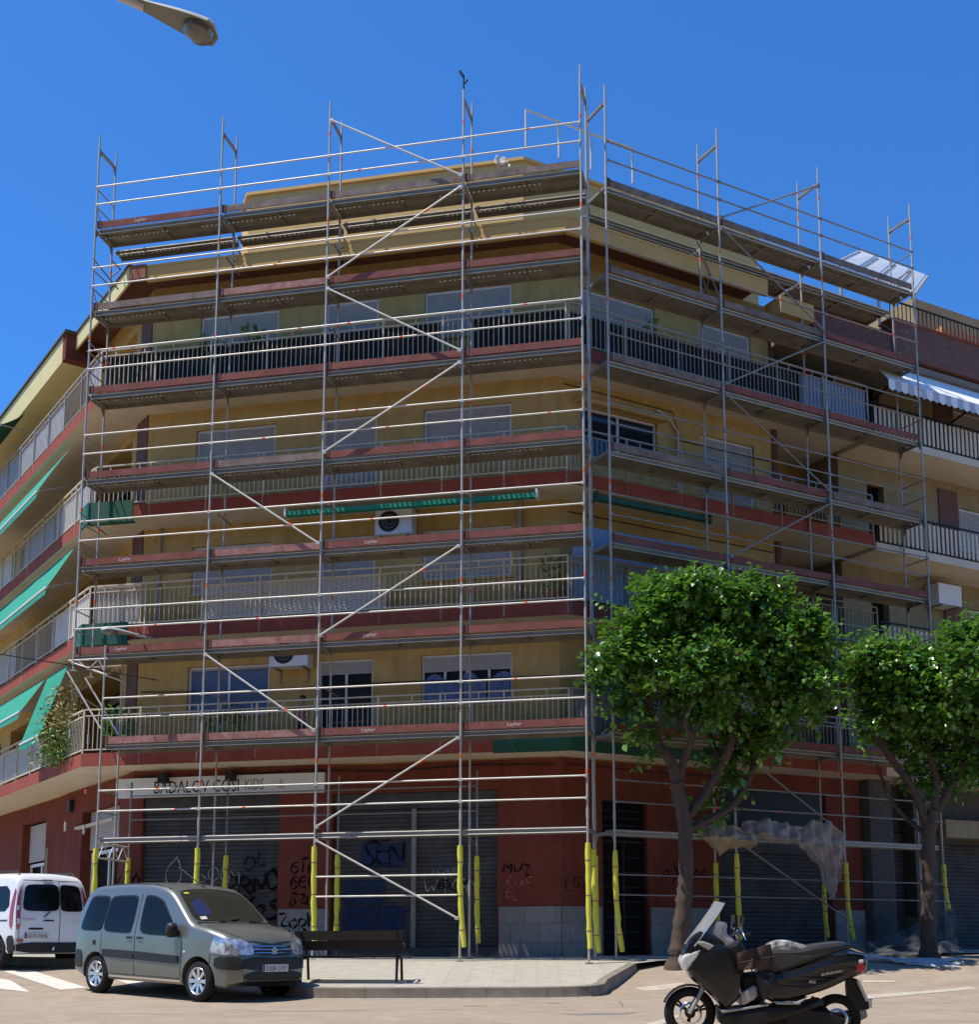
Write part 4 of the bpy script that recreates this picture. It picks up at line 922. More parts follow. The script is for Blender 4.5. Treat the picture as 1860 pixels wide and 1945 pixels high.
def leaf(m, p, d, nrm, l, w, mi=0):
    d = d.normalized(); s = d.cross(nrm)
    if s.length < 1e-3: s = d.orthogonal()
    s.normalize(); n = s.cross(d)
    a = p; b = p+d*l*.38+s*w*.5+n*l*.05; e = p+d*l*.38-s*w*.5+n*l*.05; b2 = p+d*l*.72+s*w*.36; e2 = p+d*l*.72-s*w*.36; t = p+d*l-n*l*.10; c = p+d*l*.40-n*l*.03; c2 = p+d*l*.72-n*l*.06
    m.add([a, b, c, e, b2, c2, e2, t], [(0, 1, 2), (0, 2, 3), (1, 4, 5, 2), (2, 5, 6, 3), (4, 7, 5), (5, 7, 6)], mi, True)
def tree(label, base, trunk, limbs, lumps, shoots, seed, nleaf, top_shoots, group='mulberry trees in front of the right facade'):
    rr = random.Random(seed); t = thing('tree', label, 'tree', base, group)
    b = MB()
    def gnarl(pts, rs, n):
        P, Q_ = [], []; k = len(pts)
        for i in range(k-1):
            p0, p1, p2, p3 = pts[max(i-1, 0)], pts[i], pts[i+1], pts[min(i+2, k-1)]; seg = max(2, int((p2-p1).length/.09))
            for j in range(seg):
                f = j/seg; q = .5*((2*p1)+(-p0+p2)*f+(2*p0-5*p1+4*p2-p3)*f*f+(-p0+3*p1-3*p2+p3)*f**3); r = (rs[i]+(rs[i+1]-rs[i])*f)*.86
                P.append(q+Vector((rr.gauss(0, .05), rr.gauss(0, .05), 0))*r); Q_.append(r*(1+rr.gauss(0, .07)+(.22 if rr.random() < .06 else 0)))
        P.append(pts[-1]); Q_.append(rs[-1]); o = len(b.v); b.path(P, Q_, n)
        for i in range(o, len(b.v)): b.v[i] = b.v[i]+Vector((rr.gauss(0, 1), rr.gauss(0, 1), rr.gauss(0, 1)))*.006
    gnarl(trunk[0], trunk[1], 14)
    for pts, rs in limbs: gnarl(pts, rs, 9)
    tk = b.build('trunk', 'bark', t)
    c = MB(); tw = MB()
    def rv(): return Vector((rr.gauss(0, 1), rr.gauss(0, 1), rr.gauss(0, 1))).normalized()
    total = sum(r[0]*r[1]*r[2] for _, r in lumps)
    for ce, rad in lumps:
        n = int(nleaf*rad[0]*rad[1]*rad[2]/total/9); ks = max(5, int(16*rad[0]*rad[2]+4)); subs = []
        for _ in range(ks):
            v = rv(); q = rr.uniform(.5, 1.05); subs.append((ce+Vector((v.x*rad[0], v.y*rad[1], v.z*rad[2]))*q, q))
        for _ in range(n):
            c0, q = subs[rr.randrange(ks)]; v = rv(); p0 = c0+v*abs(rr.gauss(0, .17))
            ln = rr.uniform(.22, .5); dr = (v*.7+Vector((0, 0, rr.uniform(-.5, .9)))+rv()*.4).normalized(); shoot(c, tw, rr, p0, dr, ln, rr.randint(7, 12), q)
    for p0, ln in top_shoots:
        shoot(c, tw, rr, p0, Vector((rr.uniform(-.15, .15), rr.uniform(-.15, .15), 1)).normalized(), ln, int(22*ln)+6, 1.2)
    for p0, dr, ln in shoots: shoot(c, tw, rr, p0, dr, ln, int(24*ln), .8)
    c.build('crown', ['leaf', 'leaf2'], t); tw.build('twigs', 'bark', t)
    return t
def shoot(c, tw, rr, p0, dr, ln, n, q):
    p1 = p0+dr*ln; tw.tube(p0-dr*.12, p1, .006, 3, cap=False)
    for i in range(n):
        f = (i+.5)/n; p = p0.lerp(p1, f); a = rr.uniform(0, 2*PI); x = dr.orthogonal().normalized(); y = dr.cross(x); o = (x*math.cos(a)+y*math.sin(a)); o = (o+dr*.45+Vector((0, 0, -.25*rr.random()))).normalized()
        s = rr.choice((.8, 1, 1, 1.25))*rr.uniform(.095, .185)*(1.08-.35*f); up = Vector((rr.uniform(-.55, .55), rr.uniform(-.55, .55), 1))
        leaf(c, p+o*.03, o, up, s, s*.74, 1 if (q > .9 and f > .55 and rr.random() < .5) else 0)
D1 = 25.0
def P1(x, y, d=D1): return at(x, y, d)
base1 = P1(1285, 1815); base1.z = G(base1.x, base1.y)
tr = ([base1-Vector((0, 0, .1)), base1+Vector((0, 0, .02)), base1+Vector((.02, 0, .25)), P1(1300, 1700), P1(1302, 1600), P1(1296, 1540), P1(1285, 1490)], [.33, .26, .19, .165, .16, .17, .17])
lim = [([P1(1290, 1510), P1(1278, 1450), P1(1255, 1420), P1(1238, 1380), P1(1225, 1310), P1(1190, 1250)], [.15, .13, .12, .115, .12, .05]),
       ([P1(1288, 1490), P1(1300, 1440), P1(1315, 1400, 24.8), P1(1302, 1370, 24.7), P1(1330, 1300, 24.5)], [.12, .085, .08, .07, .03]),
       ([P1(1300, 1560), P1(1350, 1490, 25.2), P1(1385, 1420, 25.2), P1(1400, 1340, 25.2), P1(1405, 1240, 25)], [.11, .10, .095, .10, .05]),
       ([P1(1300, 1580), P1(1390, 1530, 25.5), P1(1430, 1460, 25.6), P1(1450, 1380, 25.6), P1(1500, 1320, 25.5)], [.10, .085, .08, .075, .04]),
       ([P1(1370, 1450, 25.2), P1(1345, 1380, 25.6), P1(1365, 1300, 25.8)], [.07, .06, .03]), ([P1(1228, 1330), P1(1290, 1270, 24.6), P1(1330, 1220, 24.4)], [.07, .05, .03]),
       ([P1(1450, 1390, 25.6), P1(1440, 1320, 25.2), P1(1470, 1260, 25)], [.06, .05, .03])]
def lump(x, y, d, rx, ry, rz): return (P1(x, y, d), (rx, ry, rz))
lumps1 = [lump(1185, 1255, 24.9, .62, .8, .72), lump(1245, 1180, 24.8, .60, .8, .62), lump(1330, 1160, 24.6, .70, 1.0, .58), lump(1420, 1180, 24.9, .75, 1.0, .62), lump(1505, 1230, 25.1, .70, .9, .72),
          lump(1300, 1250, 24.3, .75, .7, .62), lump(1400, 1290, 24.4, .75, .7, .62), lump(1490, 1310, 24.8, .62, .8, .48), lump(1560, 1290, 25.3, .36, .6, .50), lump(1330, 1340, 24.9, .62, .5, .40), lump(1215, 1400, 24.8, .26, .3, .24), lump(1385, 1450, 25.5, .36, .35, .5), lump(1345, 1545, 25.6, .26, .25, .3), lump(1400, 1390, 25.6, .5, .4, .5), lump(1195, 1330, 24.7, .42, .45, .42), lump(1455, 1375, 25.1, .45, .45, .45), lump(1290, 1330, 25.3, .4, .4, .35), lump(1535, 1345, 25.3, .3, .4, .3)]
rs = random.Random(5)
tops1 = [(P1(x, y, 24.8+rs.uniform(-.4, .4)), l) for x, y, l in ((1150, 1210, .35), (1200, 1125, .35), (1213, 1130, .3), (1240, 1125, .25), (1285, 1125, .3), (1305, 1120, .38), (1345, 1120, .4), (1370, 1125, .3), (1392, 1130, .3), (1430, 1145, .35), (1465, 1150, .3), (1490, 1150, .38), (1520, 1150, .5), (1545, 1200, .4), (1560, 1230, .4), (1132, 1250, .25))]
sh1_ = [(P1(1250, 1380, 24.7), Vector((-.4, -.2, -.8)).normalized(), .5), (P1(1180, 1390, 24.8), Vector((-1, 0, .1)).normalized(), .35), (P1(1240, 1420, 24.7), Vector((-.3, 0, -1)).normalized(), .4)]
tree('leafy mulberry tree with a forked trunk behind the scooter, nearest the building corner', base1, tr, lim, lumps1, sh1_, 11, 27000, tops1)
D2 = 26.6
base2 = at(1765, 1810, D2); base2.z = G(base2.x, base2.y)
Q = lambda x, y, d=D2: at(x, y, d)
tr2 = ([base2-Vector((0, 0, .1)), base2, Q(1764, 1750), Q(1763, 1650), Q(1765, 1580), Q(1775, 1540)], [.3, .24, .17, .15, .14, .14])
lim2 = [([Q(1765, 1580), Q(1735, 1500), Q(1700, 1450), Q(1670, 1400), Q(1655, 1330)], [.11, .09, .08, .08, .04]), ([Q(1775, 1550), Q(1778, 1480), Q(1765, 1420), Q(1760, 1330)], [.11, .09, .08, .04]), ([Q(1775, 1550), Q(1820, 1470), Q(1850, 1400), Q(1870, 1320)], [.1, .085, .08, .05]), ([Q(1765, 1590), Q(1700, 1530, 27), Q(1665, 1450, 27)], [.07, .05, .03])]
l2 = lambda x, y, d, rx, ry, rz: (Q(x, y, d), (rx, ry, rz))
lumps2 = [l2(1655, 1270, 26.6, .62, .8, .58), l2(1720, 1260, 26.3, .6, .8, .45), l2(1800, 1255, 26.4, .75, .9, .55), l2(1880, 1250, 26.5, .8, .9, .65), l2(1690, 1330, 26.2, .62, .6, .5), l2(1780, 1330, 26.1, .75, .6, .5), l2(1860, 1350, 26.4, .7, .6, .6), l2(1655, 1380, 26.9, .42, .4, .35), l2(1750, 1410, 26.8, .7, .5, .5), l2(1830, 1450, 26.9, .6, .4, .55), l2(1770, 1490, 27, .5, .3, .4), l2(1940, 1330, 26.4, .7, .8, .8)]
tops2 = [(Q(x, y, 26.4+rs.uniform(-.4, .4)), l) for x, y, l in ((1618, 1230, .3), (1640, 1220, .3), (1660, 1225, .4), (1690, 1235, .25), (1725, 1230, .4), (1745, 1230, .3), (1775, 1225, .3), (1803, 1215, .5), (1815, 1225, .35), (1850, 1220, .4), (1870, 1210, .5), (1605, 1290, .2))]
tree('second mulberry tree at the right edge, its crown in front of the slatted balconies', base2, tr2, lim2, lumps2, [], 23, 24000, tops2)
# ------------------------------------------------------------------ plants on balconies
def plant(label, p, rad, h, n, seed, m='leaf', pot=True, size=.07, spiky=False):
    rr = random.Random(seed); t = thing('potted_plant', label, 'plant', p)
    if pot: MB().lathe([(.001, 0), (.10, 0), (.14, .24), (.15, .26), (.125, .26), (.11, .22), (.001, .22)], p).build('pot', 'terra', t)
    f = MB()
    for _ in range(n):
        a = rr.uniform(0, 2*PI); r = rad*rr.random()**.5; q = Vector((p.x+r*math.cos(a), p.y+r*math.sin(a), p.z+.25+h*rr.random()))
        d = Vector((math.cos(a)*.8, math.sin(a)*.8, rr.uniform(-.2, 1))); leaf(f, q, d, Vector((rr.gauss(0, .5), rr.gauss(0, .5), 1)), size*rr.uniform(.6, 1.5), size*(.25 if spiky else .6))
    for _ in range(max(3, n//30)):
        a = rr.uniform(0, 2*PI); r = rad*rr.random(); f.tube((p.x, p.y, p.z+.2), (p.x+r*math.cos(a), p.y+r*math.sin(a), p.z+.25+h*rr.random()), .006, 3)
    f.build('foliage', m, t); return t
dp = L(1.6, .10, T[1]+.02); t = plant('big dry yellowish plant spilling over the corner balcony railing of the first floor', dp, .1, .3, 60, 3, 'dryleaf', True)
rr = random.Random(9); f = MB()
for _ in range(2200):
    tt = .75+rr.gauss(.95, .42); oo = rr.gauss(-.08, .17); z = T[1]-.1+abs(rr.gauss(.7, .42)); q = L(tt, oo, z); d = Vector((rr.gauss(0, 1), rr.gauss(0, 1), rr.uniform(-.6, 1.2))).normalized(); leaf(f, q, d, Vector((rr.gauss(0, 1), rr.gauss(0, 1), 1)), rr.uniform(.06, .16), rr.uniform(.02, .06), 1 if z < T[1]+.7 and rr.random() < .6 else 0)
for _ in range(40):
    tt = .9+rr.random()*1.6; f.tube(L(tt, .1, T[1]+.2), L(tt+rr.gauss(0, .3), rr.gauss(0, .15), T[1]+rr.uniform(1, 2.0)), .006, 3)
f.build('stems', ['dryleaf', 'leaf'], t)
plant('dark spiky pot plant behind the top balcony railing near the left end', F(1.35, 1.25, T[4]), .10, .95, 110, 4, 'leaf', size=.11, spiky=True)
plant('wide dark succulent on the top balcony between two scaffold legs', F(2.35, 1.3, T[4]), .25, .85, 150, 5, 'leaf', size=.12)
plant('small upright pot plant on the top balcony beside the succulent', F(3.35, 1.3, T[4]), .22, 1.0, 160, 6, 'leaf', size=.12)
plant('cactus like plant on the top balcony of the right facade', Rr(1.9, 1.1, T[4]), .12, 1.1, 120, 7, 'leaf', size=.09)
plant('low pot plant at the corner of the front balcony on the second floor', F(10.35, 1.2, T[2]), .18, .75, 120, 8, 'leaf', size=.1)
plant('bushy pot plant at the corner behind the bars of the first floor balcony', F(.35, 1.3, T[1]), .3, .8, 240, 12, 'leaf', size=.11)
plant('round pot plant below the sky reflecting window on the first floor', F(3.2, 1.25, T[1]), .2, .7, 150, 13, 'leaf', size=.1)
plant('second round pot plant under the right half of the sky reflecting window', F(2.7, 1.25, T[1]), .17, .62, 130, 14, 'leaf', size=.1)
# ------------------------------------------------------------------ street lamps
def lamp_head(par, p, d, l, drop=Vector((0, 0, 0)), w=.17):
    "elongated cobra head: p neck, d direction"
    d = d.normalized(); s = d.cross(Vector((0, 0, 1))).normalized(); u = s.cross(d)
    up = MB(); n = 14; k = 12
    def prof(f): return .06+(w-.06)*math.sin(min(1, f*1.18)*PI/2)**1.3 if f < .84 else w*math.sqrt(max(0, 1-((f-.84)/.16)**2))+.004
    rows = []
    for i in range(n+1):
        f = i/n; r = prof(f); c = p+d*l*f; rows.append([c+s*r*math.cos(PI*j/k)+u*(r*.55*math.sin(PI*j/k)) for j in range(k+1)])
    for a, b in zip(rows, rows[1:]):
        for j in range(k): up.add([a[j], a[j+1], b[j+1], b[j]], [(0, 1, 2, 3)], 0, True)
    for a, b in zip(rows, rows[1:]): up.add([a[0], a[k], b[k], b[0]], [(0, 1, 2, 3)], 1)
    up.build('lamp_head', ['lampgrey', 'lampbelow'], par)
    g = MB(); c = p+d*l*.76; n2 = 22
    ring = [[c+d*math.cos(2*PI*i/n2)*l*.20*q+s*math.sin(2*PI*i/n2)*w*.82*q-u*h for i in range(n2)] for q, h in ((1, .004), (.93, .045), (.7, .075), (.35, .092), (.02, .098))]
    for a, b in zip(ring, ring[1:]):
        for i in range(n2): g.add([a[i], a[(i+1) % n2], b[(i+1) % n2], b[i]], [(0, 1, 2, 3)], 0, True)
    g.build('lamp_glass', 'lampglass', par)
M['lampgrey'] = mat('lamp_paint', (.55, .55, .52), .45, col2=(.45, .45, .42), nscale=5); M['lampbelow'] = mat('lamp_underside', (.17, .17, .14), .6); M['lampglass'] = mat('lamp_bowl_glass', (.12, .12, .10), .12, spec=.8)
st = thing('street_lamp', 'grey street lamp head reaching into the sky at the top left', 'street lamp', (-6.8, 9.5, G(-6.8, 9.5)))
pa = at(262, 8, 9.2); pb = at(408, 70, 9.35); lamp_head(st, pa, pb-pa+Vector((0, 0, 0)), (pb-pa).length*1.05, w=.145)
m = MB(); m.path([pa+(pb-pa)*.08, pa-(pb-pa)*.6, pa-(pb-pa)*1.6+Vector((0, 0, -.05)), Vector((-6.0, 9.1, pa.z+.75)), Vector((-6.6, 9.3, pa.z+.3)), Vector((-6.8, 9.5, pa.z-.6)), Vector((-6.8, 9.5, 2.5)), Vector((-6.8, 9.5, G(-6.8, 9.5)))], [.04, .038, .045, .05, .06, .07, .09, .1], 10); m.build('pole', 'lampgrey', st)
st = thing('street_lamp', 'small cobra head lamp on a wall arm in front of the corner balconies', 'street lamp', F(1.35, 1.0, 8.45))
pa = at(262, 1207, 26.6); pb = at(192, 1196, 26.0); lamp_head(st, pa, pb-pa, (pb-pa).length, w=.16)
m = MB(); m.path([F(1.3, .99, 8.5), (F(1.3, .99, 8.5)+pa)/2+Vector((0, 0, -.02)), pa+(pb-pa)*.05], .025, 7); m.build('arm', 'lampgrey', st)
cb = MB(); cb.path([at(-40, 1236, 24.0), at(60, 1252, 24.6), at(140, 1264, 25.4), at(300, 1292, 27.4)], .011, 5); tag(cb.build('overhead_cable', 'black'), 'thin overhead cable crossing from the left edge to the scaffold bracket', 'cable')
# ------------------------------------------------------------------ bench
M['benchwood'] = mat('dark_bench_slats', (.018, .014, .011), .5, spec=.3, col2=(.028, .02, .014), nscale=5)
bc = at(668, 1857, 22.3); bc.z = PZ(bc.y)+.0
bn_ = thing('bench', 'dark slatted bench with its back to the road on the kerb', 'bench', bc, rot=(0, 0, R_(-3)))
def lb(par, name, mt, fn):
    m = MB(); fn(m); return m.build(name, mt, par, local=True)
for z, y in ((.785, -.325), (.615, -.28)): lb(bn_, 'backrest', 'benchwood', lambda m: m.box((0, y, z), (1.84, .035, .16)))
for i in range(4): lb(bn_, 'seat', 'benchwood', lambda m: m.box((0, -.18+i*.125, .43), (1.78, .11, .032)))
for sx in (-.82, .82):
    lb(bn_, 'leg', 'iron', lambda m: (m.path([(sx, -.35, .86), (sx, -.22, .42), (sx, -.26, .2), (sx, -.30, .0)], [.022, .028, .024, .024], 7), m.path([(sx, -.22, .40), (sx, .24, .40), (sx, .28, .2), (sx, .32, 0)], .024, 7)))
    lb(bn_, 'armrest', 'iron', lambda m: m.path([(sx*1.06, -.30, .60), (sx*1.07, -.05, .66), (sx*1.07, .22, .64), (sx*1.06, .30, .56), (sx*1.04, .26, .42)], .022, 7))
# ------------------------------------------------------------------ vehicles
def cdt_patch(poly, step):
    P = []
    for a, b in zip(poly, poly[1:]+poly[:1]):
        l = math.hypot(b[0]-a[0], b[1]-a[1]); n = max(1, int(l/step))
        for i in range(n): P.append(Vector((a[0]+(b[0]-a[0])*i/n, a[1]+(b[1]-a[1])*i/n)))
    nb = len(P); x0, x1 = min(p.x for p in P), max(p.x for p in P); y0, y1 = min(p.y for p in P), max(p.y for p in P)
    def inside(x, y):
        c = False
        for i in range(nb):
            a, b = P[i], P[i-1]
            if (a.y > y) != (b.y > y) and x < (b.x-a.x)*(y-a.y)/(b.y-a.y)+a.x: c = not c
        return c
    I = []
    x = x0+step*.5
    while x < x1:
        y = y0+step*.5
        while y < y1:
            if inside(x, y) and min((p.x-x)**2+(p.y-y)**2 for p in P) > (step*.35)**2: I.append(Vector((x, y)))
            y += step
        x += step
    r = geometry.delaunay_2d_cdt(P+I, [(i, (i+1) % nb) for i in range(nb)], [], 1, 1e-5)
    return r[0], r[2]
def rnd_poly(poly, it=2):
    if len(poly) <= 6 and it == 2:      # near straight edges, small corner radii
        q = []
        for a, b in zip(poly, poly[1:]+poly[:1]): q += [(a[0]*.88+b[0]*.12, a[1]*.88+b[1]*.12), (a[0]*.12+b[0]*.88, a[1]*.12+b[1]*.88)]
        poly = q; it = 1
    for _ in range(it):
        q = []
        for a, b in zip(poly, poly[1:]+poly[:1]): q += [(a[0]*.8+b[0]*.2, a[1]*.8+b[1]*.2), (a[0]*.2+b[0]*.8, a[1]*.2+b[1]*.8)]
        poly = q
    return poly
class Body:
    "vehicle shell lofted over stations along x; decals are cast onto it"
    def __init__(s, zt, zb, hw, xs, r=.13):
        s.m = MB(); rows = []
        for x in xs:
            t, b = zt(x), zb(x); rr_ = min(r, (t-b)*.45); row = [(0, b), (hw(x, b)*.6, b), (hw(x, b)-.03, b)]
            nz = 12
            for i in range(nz+1):
                z = b+.03+(t-rr_-b-.03)*i/nz; row.append((hw(x, z), z))
            W = hw(x, t-rr_); 
            for i in range(1, 7):
                a = PI/2*i/6; row.append((W-rr_*1.3*(1-math.cos(a)), t-rr_+rr_*math.sin(a)))
            W2 = W-rr_*1.3
            for q in (.85, .65, .4, .2, 0): row.append((W2*q, t+.03*(1-q*q)*min(1, rr_/r)))
            rows.append([(x, y, z) for y, z in row])
        s.rows = rows; k = len(rows[0])
        for sg in (1, -1):
            for a, b in zip(rows, rows[1:]):
                for j in range(k-1):
                    q = [a[j], a[j+1], b[j+1], b[j]] if sg == -1 else [a[j], b[j], b[j+1], a[j+1]]
                    s.m.add([(p[0], sg*p[1], p[2]) for p in q], [(0, 1, 2, 3)], 0, True)
            for row in (rows[0], rows[-1]): s.m.add([(p[0], sg*p[1], p[2]) for p in row]+[(row[0][0], 0, row[0][2])], [tuple(range(k))], 0)
        s.bvh = BVHTree.FromPolygons([tuple(v) for v in s.m.v], s.m.f)
    def cast(s, o, d):
        h = s.bvh.ray_cast(Vector(o), Vector(d)); return h
    def decal(s, poly, view, off=.006, step=.06, thick=0):
        vs, fs = cdt_patch([tuple(p) for p in poly], step); P = []; ok = []
        for v in vs:
            if view == 'R': o, d = (v.x, -3, v.y), (0, 1, 0)
            elif view == 'L': o, d = (v.x, 3, v.y), (0, -1, 0)
            elif view == 'F': o, d = (5, v.x, v.y), (-1, 0, 0)
            elif view == 'B': o, d = (-5, v.x, v.y), (1, 0, 0)
            else: o, d = (v.x, v.y, 4), (0, 0, -1)
            h = s.cast(o, d)
            if h[0] is None: P.append(Vector(o)); ok.append(False)
            else:
                n = h[1]; n = n if n.dot(Vector(d)) < 0 else -n; P.append(h[0]+n*off); ok.append(True)
        m = MB(); m.add(P, [f for f in fs if all(ok[i] for i in f)], 0, True); return m
def strip(pts, w, closed=False):
    "closed thin band polygon along an open polyline"
    A_, B_ = [], []
    n = len(pts)
    for i, p in enumerate(pts):
        a = pts[max(i-1, 0)]; b = pts[min(i+1, n-1)]; dx, dz = b[0]-a[0], b[1]-a[1]; l = math.hypot(dx, dz); A_.append((p[0]-dz/l*w/2, p[1]+dx/l*w/2)); B_.append((p[0]+dz/l*w/2, p[1]-dx/l*w/2))
    return A_+B_[::-1]
def boolean_arches(mb, arches, name, mats, par):
    o = mb.build(name, mats, par, local=True)
    bm = bmesh.new(); bm.from_mesh(o.data); bmesh.ops.remove_doubles(bm, verts=bm.verts, dist=.0008); bmesh.ops.recalc_face_normals(bm, faces=bm.faces); bm.to_mesh(o.data); bm.free()
    for p in o.data.polygons: p.use_smooth = True
    for (x, z, r, y0, y1) in arches:
        c = MB(); n = 40; P = [(x+r*math.cos(2*PI*i/n), y, z+r*math.sin(2*PI*i/n)) for y in (y0, y1) for i in range(n)]
        c.add(P, [(i, (i+1) % n, n+(i+1) % n, n+i) for i in range(n)]+[tuple(range(n-1, -1, -1)), tuple(range(n, 2*n))]); co = c.build('cut', [mats[0]] if isinstance(mats, list) else mats, par, local=True)
        bm = bmesh.new(); bm.from_mesh(co.data); bmesh.ops.recalc_face_normals(bm, faces=bm.faces); bm.to_mesh(co.data); bm.free()
        md = o.modifiers.new('b', 'BOOLEAN'); md.operation = 'DIFFERENCE'; md.solver = 'EXACT'; md.object = co
        dg = bpy.context.evaluated_depsgraph_get(); dg.update(); me = bpy.data.meshes.new_from_object(o.evaluated_get(dg)); o.modifiers.clear()
        if len(me.polygons) > 100: o.data = me
        bpy.data.objects.remove(co)
    # sharp creases at the cut edges
    bm = bmesh.new(); bm.from_mesh(o.data)
    for e in bm.edges:
        if len(e.link_faces) == 2 and e.calc_face_angle(0) > .7: e.smooth = False
    bm.to_mesh(o.data); bm.free()
    return o
def wheel(par, c, R, W, side, spokes=8, rimr=.66, alloy='alloy'):
    "side=-1: outer face towards -y"
    w = thing_local('wheel', par, c); s = side
    t = MB(); t.lathe([(R*rimr, -W/2), (R*.90, -W/2), (R*.975, -W/2+.025), (R, -W/4), (R, W/4), (R*.975, W/2-.025), (R*.90, W/2), (R*rimr, W/2), (R*rimr, -W/2)], ax='Y', n=36); t.build('tyre', 'tyre', w, local=True)
    r = MB(); f = s*W/2
    r.lathe([(R*rimr, f*1.0), (R*rimr*1.02, f*1.03), (R*rimr*.94, f*.96), (R*rimr*.92, f*.2), (R*rimr*.92, -f*.6)], ax='Y', n=36)
    r.lathe([(.001, f*.9), (R*.12, f*.9), (R*.16, f*.78), (R*.16, f*.5)], ax='Y', n=16)
    for i in range(spokes):
        a = 2*PI*i/spokes; e = PI/spokes*.30
        p = [(R*.10*math.cos(a+PI/2), R*.10*math.sin(a+PI/2))]
        for (aa, ab) in ((-.05, -e*1.2), (.05, e*1.2)):
            q0 = (R*.13*math.cos(a+aa*3), R*.13*math.sin(a+aa*3)); q1 = (R*rimr*.95*math.cos(a+ab*.6), R*rimr*.95*math.sin(a+ab*.6)); nx, nz = -(q1[1]-q0[1]), q1[0]-q0[0]; l = math.hypot(nx, nz); nx *= .014/l; nz *= .014/l; wd = 1.25
            V = [(q0[0]-nx, f*.80, q0[1]-nz), (q0[0]+nx, f*.80, q0[1]+nz), (q1[0]+nx*wd, f*.93, q1[1]+nz*wd), (q1[0]-nx*wd, f*.93, q1[1]-nz*wd)]; Bk = [(x, y-f*.25, z) for x, y, z in V]
            r.hexa([Vector(v) for v in Bk]+[Vector(v) for v in V])
    r.build('rim', alloy, w, local=True)
    b = MB(); b.lathe([(.001, f*.3), (R*.5, f*.3), (R*.5, 0), (R*rimr*.9, -f*.5)], ax='Y', n=24); b.build('brake_disc', 'black', w, local=True)
    return w
def thing_local(name, par, c):
    o = bpy.data.objects.new(name, None); COL.objects.link(o); o.parent = par; o.location = c; o.empty_display_size = .1; return o
M['tyre'] = mat('tyre_rubber', (.016, .016, .016), .85, spec=.2, bump=.2); M['alloy'] = mat('alloy_rim', (.62, .62, .63), .3, metal=.8)
M['carpaint'] = mat('grey_green_metallic_paint', (.17, .18, .16), .34, metal=.45, coat=.7, col2=(.155, .165, .147), nscale=2); M['vanpaint'] = mat('white_van_paint', (.74, .74, .75), .35, coat=.5, col2=(.68, .68, .69), nscale=2)
M['carglass'] = mat('car_window_glass', (.006, .007, .007), .05, spec=.18); M['shieldglass'] = mat('windscreen_glass', (.028, .028, .022), .07, spec=.3); M['trim'] = mat('dark_grey_bumper', (.024, .025, .025), .5, spec=.25); M['trim2'] = mat('anthracite_rubbing_strip', (.022, .024, .023), .45, spec=.25)
M['chrome'] = mat('chrome', (.75, .75, .76), .12, metal=1.); M['lens'] = mat('headlamp_lens', (.66, .66, .66), .10, metal=.5, coat=1., col2=(.25, .28, .36), nscale=10, nmix=.25); M['redlens'] = mat('red_lens', (.35, .01, .015), .15, coat=1.); M['plate'] = mat('number_plate', (.62, .62, .60), .5)
M['clearlens'] = mat('clear_lens', (.6, .6, .58), .15, coat=1.); M['bluecloth2'] = mat('navy_cloth', (.018, .03, .10), .35, coat=.5); M['bluecloth'] = mat('blue_shirt_cloth', (.03, .06, .26), .8)
def slope_rot(yaw, slope_fwd): return Matrix.Rotation(yaw, 4, 'Z') @ Matrix.Rotation(-slope_fwd, 4, 'Y')
# --- grey compact car
car_h = R_(-37.8); cc = Vector((-6.02, 22.42)); hd = Vector((math.cos(car_h), math.sin(car_h)))
zf = G(*(cc+hd*1.35+Vector((hd.y, -hd.x))*.7)); zr = G(*(cc-hd*1.35+Vector((hd.y, -hd.x))*.7))
car = thing('parked_car', 'grey green compact family car with alloy wheels parked at the kerb', 'car', (cc.x, cc.y, (zf+zr)/2)); car.rotation_euler = slope_rot(car_h, math.atan2(zf-zr, 2.7)).to_euler(); car.scale = (1.045, 1.03, 1.06)
KT = [(-1.99, .95), (-1.96, 1.25), (-1.90, 1.48), (-1.80, 1.66), (-1.65, 1.735), (-1.3, 1.77), (-.7, 1.795), (-.1, 1.79), (.25, 1.745), (.45, 1.68), (.62, 1.58), (1.10, 1.20), (1.18, 1.165), (1.5, 1.12), (1.8, 1.045), (2.0, .95), (2.08, .86), (2.13, .72), (2.17, .6)]
def smk(K):
    def f(x):
        return sum(lerp_knots(K, x+d)*wt for d, wt in ((-.05, .2), (-.025, .2), (0, .2), (.025, .2), (.05, .2)))
    return f
czt = smk(KT)
def czb(x): return .24 if -1.75 < x < 1.9 else .26+.1*min(1, (abs(x-.07)-1.8)/.35)
def chw(x, z):
    W = .855
    if x > 1.1: W -= .17*((x-1.1)/1.07)**2.4
    if x > 1.95: W -= .10*((x-1.95)/.2)
    if x < -1.5: W -= .05*((-1.5-x)/.5)**2
    v = 1.0
    if z < .5: v -= .05*((.5-z)/.3)
    if z > 1.0: v -= .16*((z-1.0)/.75)**1.15
    return W*v
xs = [-1.99+.03*i for i in range(4)]+[-1.88+.06*i for i in range(int(3.7/.06))]; xs = sorted(set(round(x, 3) for x in xs if x < 1.8))+[1.8+.04*i for i in range(10)]
cb_ = Body(czt, czb, chw, [x for x in xs if x <= 2.17], .11)
WR_, XF, XB = .312, 1.345, -1.345
boolean_arches(cb_.m, [(XF, WR_, .375, -1.2, -.52), (XB, WR_, .36, -1.2, -.52), (XF, WR_, .375, .52, 1.2), (XB, WR_, .36, .52, 1.2)], 'body', ['carpaint'], car)
def dec(body, par, name, poly, view, mt, off=.006, step=.07, rnd=2):
    p = rnd_poly(poly, rnd) if rnd else poly
    return body.decal(p, view, off, step).build(name, mt, par, local=True)
MIR = {'R': 'L'}
